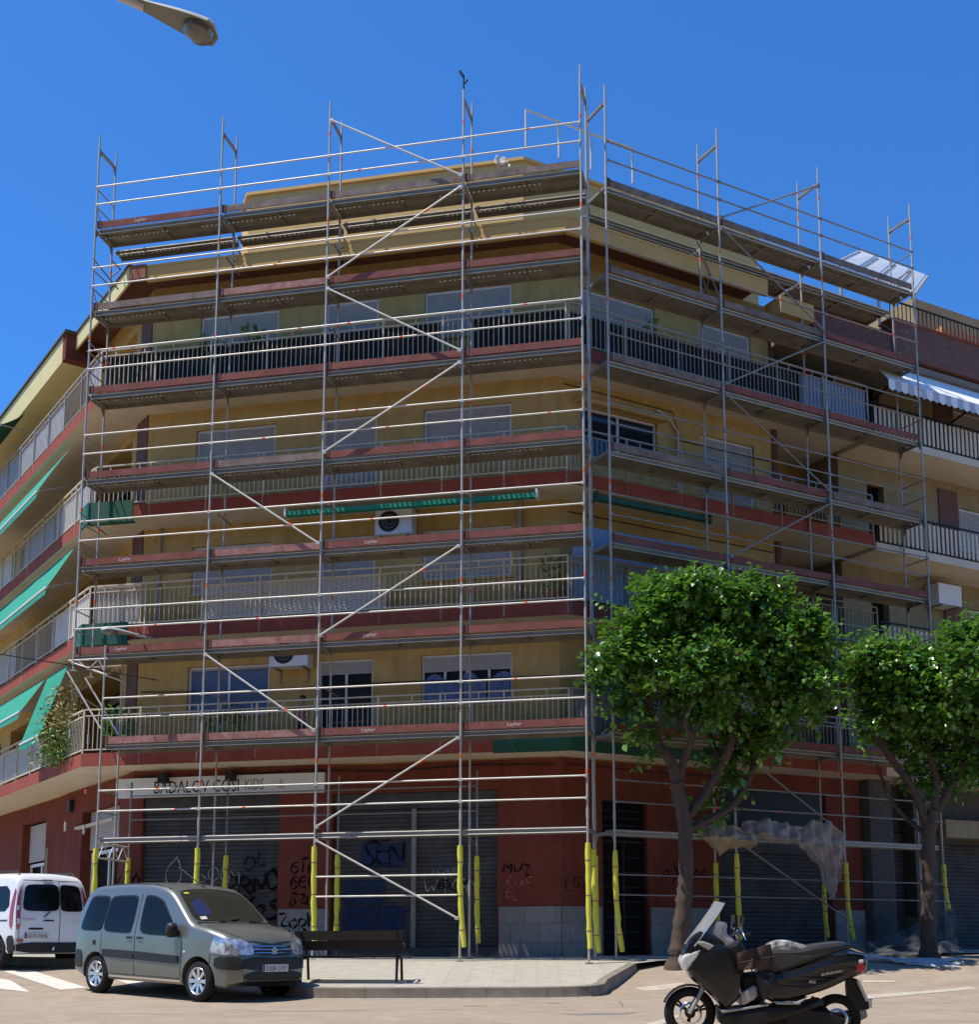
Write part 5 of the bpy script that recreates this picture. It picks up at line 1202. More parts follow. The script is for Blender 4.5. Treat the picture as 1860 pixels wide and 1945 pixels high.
sw = [('rear_quarter_window', [(-1.86, 1.03), (-1.22, 1.02), (-1.14, 1.56), (-1.66, 1.56)]), ('side_window', [(-1.16, 1.02), (-.42, 1.0), (-.38, 1.2), (-.37, 1.58), (-1.10, 1.56)]), ('front_window', [(-.16, 1.0), (.86, .985), (.70, 1.15), (.30, 1.50), (.10, 1.57), (-.16, 1.585)])]
for nm, pl in sw:
    for v in 'RL':
        o = dec(cb_, car, nm, pl, v, 'carglass', .007)
        if v == 'R': pass
    dec(cb_, car, 'window_trim', [(x+(.025 if x > sum(q[0] for q in pl)/len(pl) else -.025), z+(.025 if z > 1.3 else -.022)) for x, z in pl], 'R', 'trim', .003)
dec(cb_, car, 'windscreen', [(.46, -.62), (1.09, -.73), (1.14, 0), (1.09, .73), (.46, .62), (.41, 0)], 'T', 'shieldglass', .008, .07, 2)
dec(cb_, car, 'dashboard_cloth', [(.72, -.56), (1.0, -.62), (1.0, -.30), (.66, -.34)], 'T', 'bluecloth2', .011, .08, 2)  # dark blue patch laid over the windscreen glass
dec(cb_, car, 'windscreen_sticker', [(1.02, -.60), (1.08, -.61), (1.08, -.48), (1.02, -.48)], 'T', 'paint', .014, .08, 0); dec(cb_, car, 'windscreen_sticker', [(.53, -.56), (.56, -.56), (.56, -.47), (.53, -.47)], 'T', 'foam', .014, .08, 0)
for v in 'RL':
    for pl, wd in (([(-1.20, 1.0), (-1.21, .7), (-1.17, .34)], .012), ([(-.27, 1.62), (-.28, 1.0), (-.27, .34)], .014), ([(.93, 1.02), (.95, .8), (.93, .36)], .012), ([(-1.2, .34), (.93, .33)], .010)): dec(cb_, car, 'door_gap', strip(pl, wd), v, 'black', .003, .12, 0)
    dec(cb_, car, 'side_moulding', [(-1.14, .60), (-.29, .58), (-.29, .71), (-1.14, .72)], v, 'trim2', .018, .1, 0); dec(cb_, car, 'side_moulding', [(-.25, .58), (.88, .55), (.88, .67), (-.25, .71)], v, 'trim2', .018, .1, 0)
    for x in (-.42, -.14): dec(cb_, car, 'door_handle', [(x-.07, .90), (x+.07, .90), (x+.07, .94), (x-.07, .94)], v, 'black', .022, .05, 1)
    dec(cb_, car, 'headlight', [(1.60, .74), (2.12, .71), (2.08, .88), (1.9, .97), (1.68, 1.0)], v, 'lens', .008, .05, 2)
    dec(cb_, car, 'bumper', [(1.70, .52), (2.16, .49), (2.16, .68), (1.72, .70)], v, 'trim', .012, .06, 1)
    dec(cb_, car, 'side_repeater', [(1.0, .73), (1.06, .73), (1.06, .76), (1.0, .76)], v, 'clearlens', .01, .05, 0)
dec(cb_, car, 'fuel_cap_light', [(-1.44, .78), (-1.36, .78), (-1.36, .86), (-1.44, .86)], 'R', 'trim2', .006, .05, 2)
dec(cb_, car, 'rear_bumper', [(-1.97, .40), (-1.72, .40), (-1.75, .68), (-1.97, .70)], 'R', 'trim', .012, .05, 1)
dec(cb_, car, 'headlight', [(-.70, .73), (-.40, .72), (-.38, .84), (-.50, .94), (-.70, .97)], 'F', 'lens', .01, .05, 1); dec(cb_, car, 'headlight', [(.70, .73), (.40, .72), (.38, .84), (.50, .94), (.70, .97)], 'F', 'lens', .01, .05, 1)
dec(cb_, car, 'grille', [(-.40, .71), (.40, .71), (.36, .88), (-.36, .88)], 'F', 'black', .006, .05, 1)
for z in (.745, .795, .845): dec(cb_, car, 'grille_bar', [(-.38, z), (.38, z), (.38, z+.012), (-.38, z+.012)], 'F', 'chrome', .02, .06, 0)
dec(cb_, car, 'bumper', [(-.66, .50), (.66, .50), (.66, .69), (-.66, .69)], 'F', 'trim', .02, .06, 1); dec(cb_, car, 'lower_intake', [(-.56, .26), (.56, .26), (.60, .49), (-.60, .49)], 'F', 'black', .008, .06, 1)
dec(cb_, car, 'bonnet_seam', strip([(1.16, -.74), (1.5, -.72), (1.85, -.63), (2.03, -.42), (2.07, 0), (2.03, .42), (1.85, .63), (1.5, .72), (1.16, .74)], .012), 'T', 'black', .004, .1, 0)
dec(cb_, car, 'scuttle', strip([(1.13, -.72), (1.18, -.4), (1.20, 0), (1.18, .4), (1.13, .72)], .05), 'T', 'black', .006, .06, 0)
for v in 'RL':
    dec(cb_, car, 'door_gap', strip([(1.62, .73), (1.60, .52)], .010), v, 'black', .004, .1, 0); dec(cb_, car, 'sill_trim', strip([(-.95, .30), (.93, .29)], .03), v, 'chrome', .006, .1, 0)
# emblem: small upright chrome animal-like mark
e = MB(); xe = cb_.cast((5, 0, .78), (-1, 0, 0))[0].x+.028
for pts in ([(-.03, -.05), (-.02, .0), (-.05, .04)], [(0, -.05), (.01, .01), (-.01, .06), (.03, .05)], [(.04, -.04), (.03, .02), (.06, .03)]): e.path([(xe, q[0], .78+q[1]) for q in pts], .009, 5)
e.build('emblem', 'chrome', car, local=True)
def plate(par, x, y, z, txt, w=.52, h=.11, face=1, tilt=0):
    m = MB(); m.box((x, y, z), (.012, w, h)); o = m.build('number_plate', 'plate', par, local=True); q = MB(); q.box((x+face*.0065, y-face*(w/2-.022), z), (.003, .04, h-.005)); q.build('plate_band', 'bluecloth', o, local=True)
    vs, fs = text_mesh(txt, h*1.0, .86); e = MB(); wx = max(v[0] for v in vs); k = (w-.08)/wx; e.add([(x+face*.009, y+face*((v[0]*k)-(w/2-.055)), z-h*.36+v[1]) for v in vs], fs); e.build('plate_text', 'black', o, local=True)
plate(car, cb_.cast((5, -.0, .56), (-1, 0, 0))[0].x+.03, 0, .53, '3208 DYF')
for sg in (-1, 1):
    mr = MB(); mr.lathe([(.001, -.11), (.07, -.10), (.095, -.03), (.095, .05), (.07, .11), (.001, .12)], (.80, sg*.95, 1.06), 'Z', 12); mr.build('wing_mirror', 'black', car, local=True)
    MB().box((.82, sg*.87, 1.0), (.09, .14, .06)).build('mirror_arm', 'black', car, local=True)
for y, a in ((-.35, .5), (.25, .55)):
    h1 = cb_.cast((1.22, y, 4), (0, 0, -1))[0]; h2 = cb_.cast((1.10, y+a, 4), (0, 0, -1))[0]; MB().tube(h1+Vector((0, 0, .02)), h2+Vector((0, 0, .02)), .009, 5).build('wiper', 'black', car, local=True)
an = cb_.cast((.35, 0, 4), (0, 0, -1))[0]; m = MB(); m.tube(an, an+Vector((-.72, 0, .34)), .010, 5); m.tube(an-Vector((0, 0, .01)), an+Vector((-.03, 0, .03)), .018, 6); m.build('aerial', 'trim', car, local=True)
for v in (-1, 1): m = MB(); m.path([cb_.cast((x, v*.66, 4), (0, 0, -1))[0]+Vector((0, 0, .004)) for x in (-1.7, -1.2, -.6, 0, .35)], .012, 5); m.build('roof_seam', 'trim', car, local=True)
m = MB(); m.box((0, 0, .42), (3.2, 1.24, .32)); m.build('underbody', 'black', car, local=True)
for x in (XF, XB):
    for s in (-1, 1): wheel(car, (x, s*.735, WR_), WR_, .185, s, 8, .66)
# --- white van, rear view
van_yaw = R_(50+90); vp = at(25, 1800, 25.6); wd_ = Vector((math.cos(R_(50)), math.sin(R_(50)))); rc = Vector((vp.x, vp.y))+wd_*.80; vh = Vector((math.cos(van_yaw), math.sin(van_yaw))); vc = rc+vh*2.0
van = thing('parked_van', 'white van with tall red tail lights seen from behind at the left edge', 'van', (vc.x, vc.y, G(vc.x, vc.y)-.01)); z1, z2 = G(*(vc+vh*1.3)), G(*(vc-vh*1.3)); van.location.z = (z1+z2)/2+.03; van.rotation_euler = slope_rot(van_yaw, math.atan2(z1-z2, 2.6)*.6).to_euler()
VT = smk([(-2.02, .8), (-1.99, 1.2), (-1.93, 1.6), (-1.86, 1.78), (-1.7, 1.86), (-1.0, 1.89), (0, 1.88), (.4, 1.8), (1.2, 1.25), (1.9, 1.0), (2.1, .7)])
def vhw(x, z):
    W = .83-(.10*((x-1.2)/.9)**2 if x > 1.2 else 0)-(.035*((-1.7-x)/.3)**2 if x < -1.7 else 0); return W*(1-(.15*((z-1.0)/.85)**1.3 if z > 1 else 0)-(.03 if z < .45 else 0))
vx = [-2.02, -2.0, -1.97, -1.93, -1.88, -1.8, -1.7]+[-1.6+.1*i for i in range(38)]
vb = Body(VT, lambda x: .28, vhw, vx, .12); boolean_arches(vb.m, [(1.25, .32, .38, -1.2, -.5), (-1.35, .32, .37, -1.2, -.5), (1.25, .32, .38, .5, 1.2), (-1.35, .32, .37, .5, 1.2)], 'body', ['vanpaint'], van)
dec(vb, van, 'rear_window', [(-.64, 1.12), (.19, 1.12), (.19, 1.66), (-.56, 1.64)], 'B', 'carglass', .010, .06, 2) if 0 else None
dec(vb, van, 'rear_window', [(.66, 1.12), (-.14, 1.12), (-.14, 1.67), (.58, 1.65)], 'B', 'carglass', .010, .04, 2); dec(vb, van, 'rear_window', [(-.68, 1.12), (-.165, 1.12), (-.165, 1.67), (-.60, 1.65)], 'B', 'carglass', .010, .04, 2)
dec(vb, van, 'door_gap', strip([(-.153, .48), (-.153, 1.72)], .014), 'B', 'trim', .004, .1, 0)
dec(vb, van, 'door_gap', strip([(.72, .50), (.71, 1.0), (.60, 1.74), (-.60, 1.74), (-.73, 1.0), (-.74, .5), (.72, .48)], .010), 'B', 'trim', .004, .1, 0)
for s in (1, -1):
    dec(vb, van, 'tail_light', [(s*.70, .76), (s*.79, .76), (s*.77, 1.3), (s*.67, 1.62), (s*.65, 1.62), (s*.70, 1.2)], 'B', 'redlens', .014, .05, 1); v = 'L' if s == 1 else 'R'
    dec(vb, van, 'tail_light', [(-1.93, .78), (-1.84, .80), (-1.82, 1.2), (-1.86, 1.60), (-1.91, 1.5)], v, 'redlens', .014, .05, 1)
    for z in (1.18, .92): dec(vb, van, 'reversing_lens', [(s*.72, z-.05), (s*.775, z-.05), (s*.775, z+.05), (s*.72, z+.05)], 'B', 'clearlens', .02, .04, 2)
    dec(vb, van, 'side_window', [(-1.78, 1.12), (-1.0, 1.10), (-1.0, 1.62), (-1.66, 1.62)], v, 'carglass', .008, .07, 1); dec(vb, van, 'side_window', [(-.92, 1.10), (-.05, 1.10), (-.05, 1.63), (-.92, 1.62)], v, 'carglass', .008, .07, 1); dec(vb, van, 'side_window', [(.03, 1.1), (1.0, 1.08), (.5, 1.6), (.03, 1.63)], v, 'carglass', .008, .07, 1)
    dec(vb, van, 'bumper', [(-2.0, .29), (-1.76, .29), (-1.78, .62), (-2.0, .64)], v, 'trim', .016, .05, 1); dec(vb, van, 'door_gap', strip([(-.96, .4), (-.96, 1.08)], .012), v, 'trim', .004, .1, 0); dec(vb, van, 'side_moulding', [(-1.75, .92), (1.5, .9), (1.5, .925), (-1.75, .945)], v, 'trim', .008, .1, 0)
    dec(vb, van, 'fog_lens', [(s*.62, .50), (s*.76, .50), (s*.76, .57), (s*.62, .57)], 'B', 'redlens', .026, .04, 1)
dec(vb, van, 'bumper', [(-.77, .29), (.77, .29), (.77, .50), (-.77, .50)], 'B', 'trim', .020, .06, 1)
dec(vb, van, 'high_brake_light', [(-.02, 1.735), (.20, 1.735), (.20, 1.755), (-.02, 1.755)], 'B', 'black', .012, .05, 0); dec(vb, van, 'door_handle', [(-.02, .92), (.22, .92), (.22, .95), (-.02, .95)], 'B', 'black', .02, .05, 1); dec(vb, van, 'boot_handle', [(.20, .75), (.52, .75), (.52, .79), (.20, .79)], 'B', 'black', .012, .05, 1)
px_ = vb.cast((-5, .34, .65), (1, 0, 0))[0].x-.02; plate(van, px_, .34, .63, '6510 HHL', face=-1)
h = vb.cast((-5, .18, 1.03), (1, 0, 0))[0]; MB().tube((h.x-.02, .20, 1.0), (h.x-.03, .06, 1.13), .012, 6).build('wiper', 'black', van, local=True)
for s in (1, -1):
    m = MB(); m.path([(-1.7, s*.60, 1.86), (-1.6, s*.60, 1.92), (-.2, s*.60, 1.94), (.2, s*.60, 1.86)], .018, 6); m.build('roof_rail', 'black', van, local=True)
    MB().lathe([(.001, -.1), (.07, -.08), (.09, 0), (.07, .1), (.001, .12)], (.85, s*.95, 1.15), 'Z', 10).build('wing_mirror', 'vanpaint', van, local=True)
vs, fs = text_mesh('Kangoo', .07, 1.3); xq = vb.cast((-5, .5, .97), (1, 0, 0))[0].x-.006; e = MB(); e.add([(xq, .66-v[0], .95+v[1]) for v in vs], fs); e.build('badge', 'railgrey', van, local=True)
MB().box((0, 0, .40), (3.4, 1.2, .28)).build('underbody', 'black', van, local=True); m = MB(); m.tube((-1.95, .0, .36), (-2.08, .0, .36), .02, 6); m.lathe([(.001, .0), (.025, .01), (.025, .05), (.001, .06)], (-2.1, 0, .36)); m.build('tow_ball', 'chrome', van, local=True)
for x in (1.25, -1.35):
    for s in (-1, 1): wheel(van, (x, s*.71, .31), .31, .18, s, 7, .62, 'trim')
# ------------------------------------------------------------------ scooter, side on. local x to the rear, from photograph proportions
SCL = 175.; sx0, sy0 = 1310, 1973
bp = at(sx0, sy0, 13.9); bp.z = G(bp.x, bp.y)
M['scblack'] = mat('gloss_black_paint', (.008, .008, .009), .2, coat=.35, spec=.4); M['scmat'] = mat('matt_black_plastic', (.014, .014, .014), .5, spec=.3, bump=.1); M['scseat'] = mat('grey_vinyl_seat', (.045, .045, .044), .42, col2=(.03, .03, .029), nscale=5, bump=.15, bscale=120); M['scgrey'] = mat('silver_grey_plastic', (.35, .35, .35), .4, metal=.3)
M['smoke'] = mat('smoked_windscreen', (.30, .31, .30), .15, alpha=.62, coat=.5, col2=(.36, .36, .34), nscale=5); M['leather'] = mat('brown_leather', (.055, .026, .018), .6, col2=(.03, .015, .011), nscale=6, bump=.25); M['wornvinyl'] = mat('worn_patched_vinyl', (.05, .05, .05), .5, col2=(.40, .40, .38), nscale=6, nmix=.25, bump=.3)
bike = thing('scooter', 'black maxi scooter with tall windscreen parked side on at the bottom right', 'scooter', bp, rot=(R_(1.5), R_(2.0), R_(-2)))
def bpx(x, y): return ((x-sx0)/SCL, (sy0-y)/SCL)
def slab(name, pix, w, mt, bev=.035, y0=0., rnd=2, taper=None, par=None):
    P = [bpx(*p) for p in pix]; P = rnd_poly(P, rnd) if rnd else P; n = len(P)
    A = sum(P[i][0]*P[(i+1) % n][1]-P[(i+1) % n][0]*P[i][1] for i in range(n))
    if A < 0: P = P[::-1]
    nr = []
    for i in range(n):
        a, b = P[i-1], P[(i+1) % n]; dx, dz = b[0]-a[0], b[1]-a[1]; l = math.hypot(dx, dz) or 1; nr.append((dz/l, -dx/l))
    lay = []
    for y, d in ((-w, bev), (-w+bev*.3, bev*.3), (-w+bev, 0), (w-bev, 0), (w-bev*.3, bev*.3), (w, bev)): lay.append([((P[i][0]-nr[i][0]*d), y0+y*(taper(P[i][0], P[i][1]) if taper else 1), (P[i][1]-nr[i][1]*d)) for i in range(n)])
    m = MB()
    for a, b in zip(lay, lay[1:]):
        for i in range(n): m.add([a[i], a[(i+1) % n], b[(i+1) % n], b[i]], [(0, 1, 2, 3)], 0, True)
    tri = geometry.tessellate_polygon([[Vector((p[0], p[2], 0)) for p in lay[0]]])
    for L_, rev in ((lay[0], 0), (lay[-1], 1)): m.add(L_, [tuple(t) if rev else tuple(t)[::-1] for t in tri], 0)
    return m.build(name, mt, par or bike, local=True)
body_t = lambda x, z: 1-.35*max(0, (x-1.25))/.6
slab('front_shield', [(1330, 1812), (1352, 1790), (1378, 1800), (1400, 1830), (1402, 1890), (1372, 1916), (1364, 1908), (1332, 1878), (1308, 1862), (1300, 1840)], .26, 'scblack', .08)
slab('headlight_cowl', [(1290, 1818), (1306, 1785), (1332, 1768), (1378, 1795), (1360, 1822), (1330, 1850), (1306, 1858)], .22, 'scblack', .07)
for s in (-.125, .125): slab('headlight', [(1288, 1828), (1293, 1818), (1318, 1806), (1328, 1806), (1322, 1822), (1306, 1840), (1298, 1850)], .10, 'clearlens', .03, s, 1)
slab('trim_panel', [(1316, 1796), (1325, 1790), (1345, 1796), (1376, 1815), (1362, 1819), (1340, 1809)], .235, 'scgrey', .02, 0, 1)
m = MB(); n = 10; ws = [(1297, 1798), (1308, 1782), (1328, 1755), (1345, 1730), (1352, 1717)]
for i in range(len(ws)-1):
    for j in range(n):
        q = []
        for (a, b) in ((i, j), (i+1, j), (i+1, j+1), (i, j+1)):
            x, z = bpx(*ws[a]); y = -1+2*b/n; wv = .24-.07*a/4; x += .10*y*y*(1 if 1 else 0); q.append((x, y*wv, z-.02*y*y))
        m.add(q, [(0, 1, 2, 3)], 0, True)
m.build('windscreen', 'smoke', bike, local=True)
slab('dashboard', [(1350, 1795), (1356, 1762), (1362, 1754), (1376, 1758), (1372, 1775), (1392, 1790), (1386, 1815), (1360, 1812)], .17, 'scgrey', .05); slab('leg_shield', [(1362, 1800), (1398, 1786), (1412, 1812), (1400, 1880), (1382, 1860), (1366, 1825)], .20, 'scmat', .05)
slab('step_panel', [(1376, 1846), (1392, 1842), (1400, 1885), (1394, 1880)], .235, 'paint', .01, 0, 0); slab('floorboard', [(1398, 1884), (1404, 1880), (1424, 1868), (1430, 1872), (1432, 1890), (1400, 1910)], .22, 'scgrey', .03, 0, 1)
slab('belly_fairing', [(1360, 1905), (1368, 1918), (1460, 1904), (1520, 1898), (1556, 1888), (1545, 1905), (1470, 1935), (1400, 1948), (1362, 1945)], .23, 'scmat', .06)
slab('silver_strip', [(1362, 1916), (1402, 1910), (1450, 1901), (1450, 1905), (1404, 1914), (1366, 1921)], .236, 'scgrey', .008, 0, 0)
slab('passenger_step', [(1458, 1896), (1464, 1902), (1505, 1901), (1520, 1886), (1514, 1890), (1500, 1896)], .255, 'scgrey', .012, 0, 0)
slab('tunnel', [(1398, 1850), (1430, 1845), (1470, 1838), (1475, 1880), (1430, 1905), (1402, 1908)], .13, 'scmat', .05)
slab('rear_body', [(1432, 1862), (1450, 1848), (1500, 1838), (1560, 1815), (1612, 1806), (1634, 1812), (1632, 1840), (1600, 1852), (1560, 1872), (1510, 1888), (1460, 1900), (1436, 1888)], .235, 'scblack', .07, 0, 2, body_t)
slab('seat', [(1428, 1830), (1438, 1812), (1455, 1800), (1500, 1800), (1540, 1790), (1590, 1783), (1604, 1796), (1560, 1812), (1510, 1832), (1470, 1850), (1436, 1858)], .17, 'scseat', .05, 0, 2, body_t)
slab('seat', [(1440, 1812), (1452, 1792), (1480, 1784), (1510, 1790), (1542, 1800), (1530, 1806), (1500, 1822), (1470, 1828), (1446, 1826)], .155, 'wornvinyl', .05, 0, 2)['label'] = 'worn rider seat patched with pale tape'
for s in (-.10, .10): slab('tail_light', [(1584, 1834), (1604, 1824), (1626, 1824), (1630, 1838), (1600, 1841)], .065, 'redlens', .012, s, 1); slab('indicator', [(1582, 1833), (1600, 1822), (1624, 1815), (1626, 1823), (1604, 1825)], .060, 'clearlens', .01, s*1.05, 1)
slab('licence_holder', [(1596, 1850), (1620, 1852), (1634, 1880), (1642, 1898), (1640, 1908), (1612, 1912), (1600, 1900)], .05, 'scmat', .012); slab('number_plate', [(1615, 1856), (1620, 1855), (1636, 1890), (1632, 1893)], .11, 'plate', .003, 0, 0); slab('rear_reflector', [(1636, 1889), (1645, 1889), (1645, 1905), (1636, 1905)], .05, 'clearlens', .01, 0, 0)
slab('grab_rail', [(1560, 1800), (1600, 1786), (1630, 1800), (1632, 1806), (1600, 1795), (1566, 1806)], .16, 'scblack', .02, 0, 1)
slab('engine', [(1440, 1905), (1520, 1900), (1580, 1915), (1600, 1935), (1580, 1952), (1500, 1955), (1440, 1945)], .12, 'scmat', .04, .05); slab('silencer', [(1530, 1925), (1600, 1915), (1640, 1905), (1646, 1925), (1600, 1945), (1530, 1950)], .06, 'scgrey', .03, .20); slab('crankcase', [(1490, 1905), (1560, 1912), (1590, 1925), (1588, 1945), (1500, 1950), (1480, 1930)], .03, 'scmat', .02, -.16)
def scw(x, y, R, nm):
    c = bpx(x, y); w = thing_local(nm, bike, (c[0], 0, R)); t = MB(); t.lathe([(R*.68, -.055), (R*.85, -.065), (R*.96, -.045), (R, 0), (R*.96, .045), (R*.85, .065), (R*.68, .055)], ax='Y', n=32); t.build('tyre', 'tyre', w, local=True)
    r = MB(); r.lathe([(R*.70, -.05), (R*.64, -.05), (R*.62, 0), (R*.64, .05), (R*.70, .05)], ax='Y', n=32); r.lathe([(.001, -.05), (R*.2, -.05), (R*.2, .05), (.001, .05)], ax='Y', n=16)
    for i in range(3):
        for dd in (-.12, .12): a = 2*PI*i/3+.4; r.tube((R*.15*math.cos(a), 0, R*.15*math.sin(a)), (R*.65*math.cos(a+dd), 0, R*.65*math.sin(a+dd)), .014, 6)
    r.build('rim', 'scmat', w, local=True); d = MB(); d.lathe([(R*.34, -.07), (R*.44, -.07), (R*.44, -.064), (R*.34, -.064), (R*.34, -.07)], ax='Y', n=28); d.build('brake_disc', 'chrome', w, local=True)
scw(1310, 1925, .275, 'front_wheel'); scw(1580, 1930, .262, 'rear_wheel')
m = MB(); c = bpx(1310, 1925); N_ = 14
for i in range(N_):
    for j in range(6):
        q = []
        for a, b in ((i, j), (i+1, j), (i+1, j+1), (i, j+1)):
            t = R_(35+125*a/N_); y = -1+2*b/6; rr_ = .305-.02*y*y; q.append((c[0]+rr_*math.cos(t), y*.075, .275+rr_*math.sin(t)))
        m.add(q, [(0, 1, 2, 3)], 0, True)
m.build('front_mudguard', 'scblack', bike, local=True)
for s in (-.085, .085): f_ = MB(); a = bpx(1328, 1888); f_.tube((c[0]-.01, s, .27), (a[0]+.0, s, a[1]), .022, 8); f_.tube((a[0], s, a[1]), (a[0]+.10, s, a[1]+.25), .026, 8); f_.build('fork_leg', 'scgrey', bike, local=True)
hb = bpx(1392, 1776); m = MB(); m.path([(hb[0]+.10, -.36, hb[1]+.0), (hb[0]+.03, -.2, hb[1]+.03), (hb[0]-.04, 0, hb[1]-.02), (hb[0]+.03, .2, hb[1]+.03), (hb[0]+.10, .36, hb[1])], .017, 8); m.build('handlebar', 'chrome', bike, local=True)
for s in (-1, 1):
    m = MB(); m.tube((hb[0]+.04, s*.24, hb[1]+.026), (hb[0]+.11, s*.37, hb[1]-.002), .024, 8); m.build('grip', 'scmat', bike, local=True)
    m = MB(); m.path([(hb[0]+.0, s*.22, hb[1]+.05), (hb[0]+.02, s*.30, hb[1]+.06), (hb[0]+.07, s*.38, hb[1]-.06)], .008, 5); m.build('brake_lever', 'chrome', bike, local=True)
    m = MB(); m.path([(hb[0]-.02, s*.2, hb[1]+.03), (hb[0]+.0, s*.26, hb[1]+.11)], .008, 5); q = (hb[0]+.03, s*.32, hb[1]+.15); m.box(q, (.03, .14, .09), .2*s); m.box((q[0]-.004, q[1], q[2]+.002), (.03, .12, .07), .2*s, 1); m.build('mirror', ['scmat', 'chrome'], bike, local=True)
slab('side_stand', [(1440, 1935), (1446, 1935), (1462, 1972), (1456, 1973)], .012, 'scmat', .004, -.17, 0)
vs, fs = text_mesh('BURGMAN', .034, 1.3); e = MB(); q = bpx(1545, 1848); e.add([(q[0]+v[0]*1., -.2365+.0+.10*v[0]*.0-.004, q[1]+v[1]+v[0]*.22) for v in vs], fs); e.build('lettering', 'paint', bike, local=True)
vs, fs = text_mesh('AN', .05, 1.); e = MB(); q = bpx(1522, 1862); e.add([(q[0]+v[0], -.241, q[1]+v[1]) for v in vs], fs); e.build('lettering', 'paint', bike, local=True)
# brown leg apron and black crash helmet shaped bag hanging on the seat front
def wp(x, y, yy): q = bpx(x, y); return bike_m @ Vector((q[0], yy, q[1]))
bpy.context.view_layer.update(); bike_m = bike.matrix_world.copy()
m = MB(); n = 10; cor = [(1391, 1812), (1452, 1793), (1458, 1835), (1394, 1842)]
for i in range(n):
    for j in range(n):
        q = []
        for a, b in ((i, j), (i+1, j), (i+1, j+1), (i, j+1)):
            u, v = a/n, b/n; x = (cor[0][0]*(1-u)+cor[1][0]*u)*(1-v)+(cor[3][0]*(1-u)+cor[2][0]*u)*v; y = (cor[0][1]*(1-u)+cor[1][1]*u)*(1-v)+(cor[3][1]*(1-u)+cor[2][1]*u)*v
            q.append(wp(x, y, -.27-.03*math.sin(u*PI)-.012*math.sin(u*9+v*4)))
        m.add(q, [(0, 1, 2, 3)], 0, True)
b2 = [wp(x, y, -.20) for x, y in cor]; f2 = [wp(x, y, -.27) for x, y in cor]
for i in range(4): m.add([f2[i], f2[(i+1) % 4], b2[(i+1) % 4], b2[i]], [(0, 1, 2, 3)])
m.add(b2, [(3, 2, 1, 0)])
bag = m.build('satchel', 'leather'); tag(bag, 'brown leather satchel hanging over the side of the scooter', 'bag')
m = MB()
for a, b in (((1423, 1800), (1416, 1846)), ((1391, 1829), (1457, 1815))): m.tube(wp(*a, -.315), wp(*b, -.315), .008, 5)
m.build('strap', 'black', bag)
m = MB(); bl = [(1425, 1848), (1432, 1842), (1458, 1846), (1466, 1868), (1452, 1880), (1440, 1898), (1434, 1882), (1428, 1866)]
for yy in (-.26, -.18):
    pass
for i in range(len(bl)):
    a, b = bl[i], bl[(i+1) % len(bl)]; m.add([wp(*a, -.28), wp(*b, -.28), wp(1446, 1866, -.33)], [(0, 1, 2)]); m.add([wp(*a, -.28), wp(*b, -.28), wp(*b, -.2), wp(*a, -.2)], [(0, 1, 2, 3)])
m.add([wp(*p, -.2) for p in bl], [tuple(range(len(bl)))]); tag(m.build('rain_cover', 'scmat'), 'crumpled black cloth bundled under the satchel at the scooter footboard', 'cloth')
# ------------------------------------------------------------------ plastic sheeting, netting, bag
def drape(name, label, cat, mt, grid, amp, seed, thick=True, mats=None):
    "grid: rows of world points, wrinkled and refined"
    rr = random.Random(seed); R0_, C0 = len(grid), len(grid[0]); K = 14; H = (R0_-1)*K; Wn = (C0-1)*K; ph = [rr.uniform(0, 6) for _ in range(8)]
    def pt(u, v):
        i = min(int(u), R0_-2); j = min(int(v), C0-2); a, b = u-i, v-j; a = a*a*(3-2*a); p = grid[i][j].lerp(grid[i][j+1], b).lerp(grid[i+1][j].lerp(grid[i+1][j+1], b), a)
        w_ = amp*(math.sin(v*7+ph[0]+u*1.3)+.6*math.sin(v*13+ph[1]-u*3)+.5*math.sin(u*9+v*5+ph[2])+.4*math.sin(u*17-v*11+ph[3])+.45*abs(math.sin(v*23+u*6+ph[4]))-.4*abs(math.sin(v*31-u*9+ph[5]))); return p+Vector((.2*w_, -w_, .35*w_))
    P = [pt(i/K, j/K) for i in range(H+1) for j in range(Wn+1)]; m = MB(); m.add(P, [(i*(Wn+1)+j, i*(Wn+1)+j+1, (i+1)*(Wn+1)+j+1, (i+1)*(Wn+1)+j) for i in range(H) for j in range(Wn)], 0, True); o = m.build(name, mt); tag(o, label, cat); return o
M['plastic'] = mat('milky_plastic_sheet', (.62, .57, .50), .35, alpha=.6, col2=(.45, .41, .36), nscale=4, bump=.6, bscale=9); M['plastictan'] = mat('tan_plastic_sheet', (.50, .41, .28), .45, alpha=.8, col2=(.36, .28, .18), nscale=4, bump=.6, bscale=9); M['net'] = mat('dark_debris_net', (.055, .053, .05), .8, alpha=.8, col2=(.07, .075, .08), nscale=6); M['whitenet'] = mat('pale_netting', (.55, .56, .56), .6, col2=(.35, .36, .36), nscale=8)
A2 = lambda x, y, d=26.9: at(x, y, d)
drape('plastic_sheet', 'tan plastic sheet bunched over the scaffold rail beside the nearer tree trunk', 'plastic sheet', 'plastictan', [[A2(1325, 1572), A2(1360, 1565), A2(1400, 1570), A2(1438, 1590)], [A2(1330, 1590, 26.6), A2(1362, 1588, 26.5), A2(1400, 1592, 26.6), A2(1440, 1602, 26.6)], [A2(1345, 1598), A2(1368, 1625), A2(1385, 1612), A2(1435, 1608)]], .035, 1)
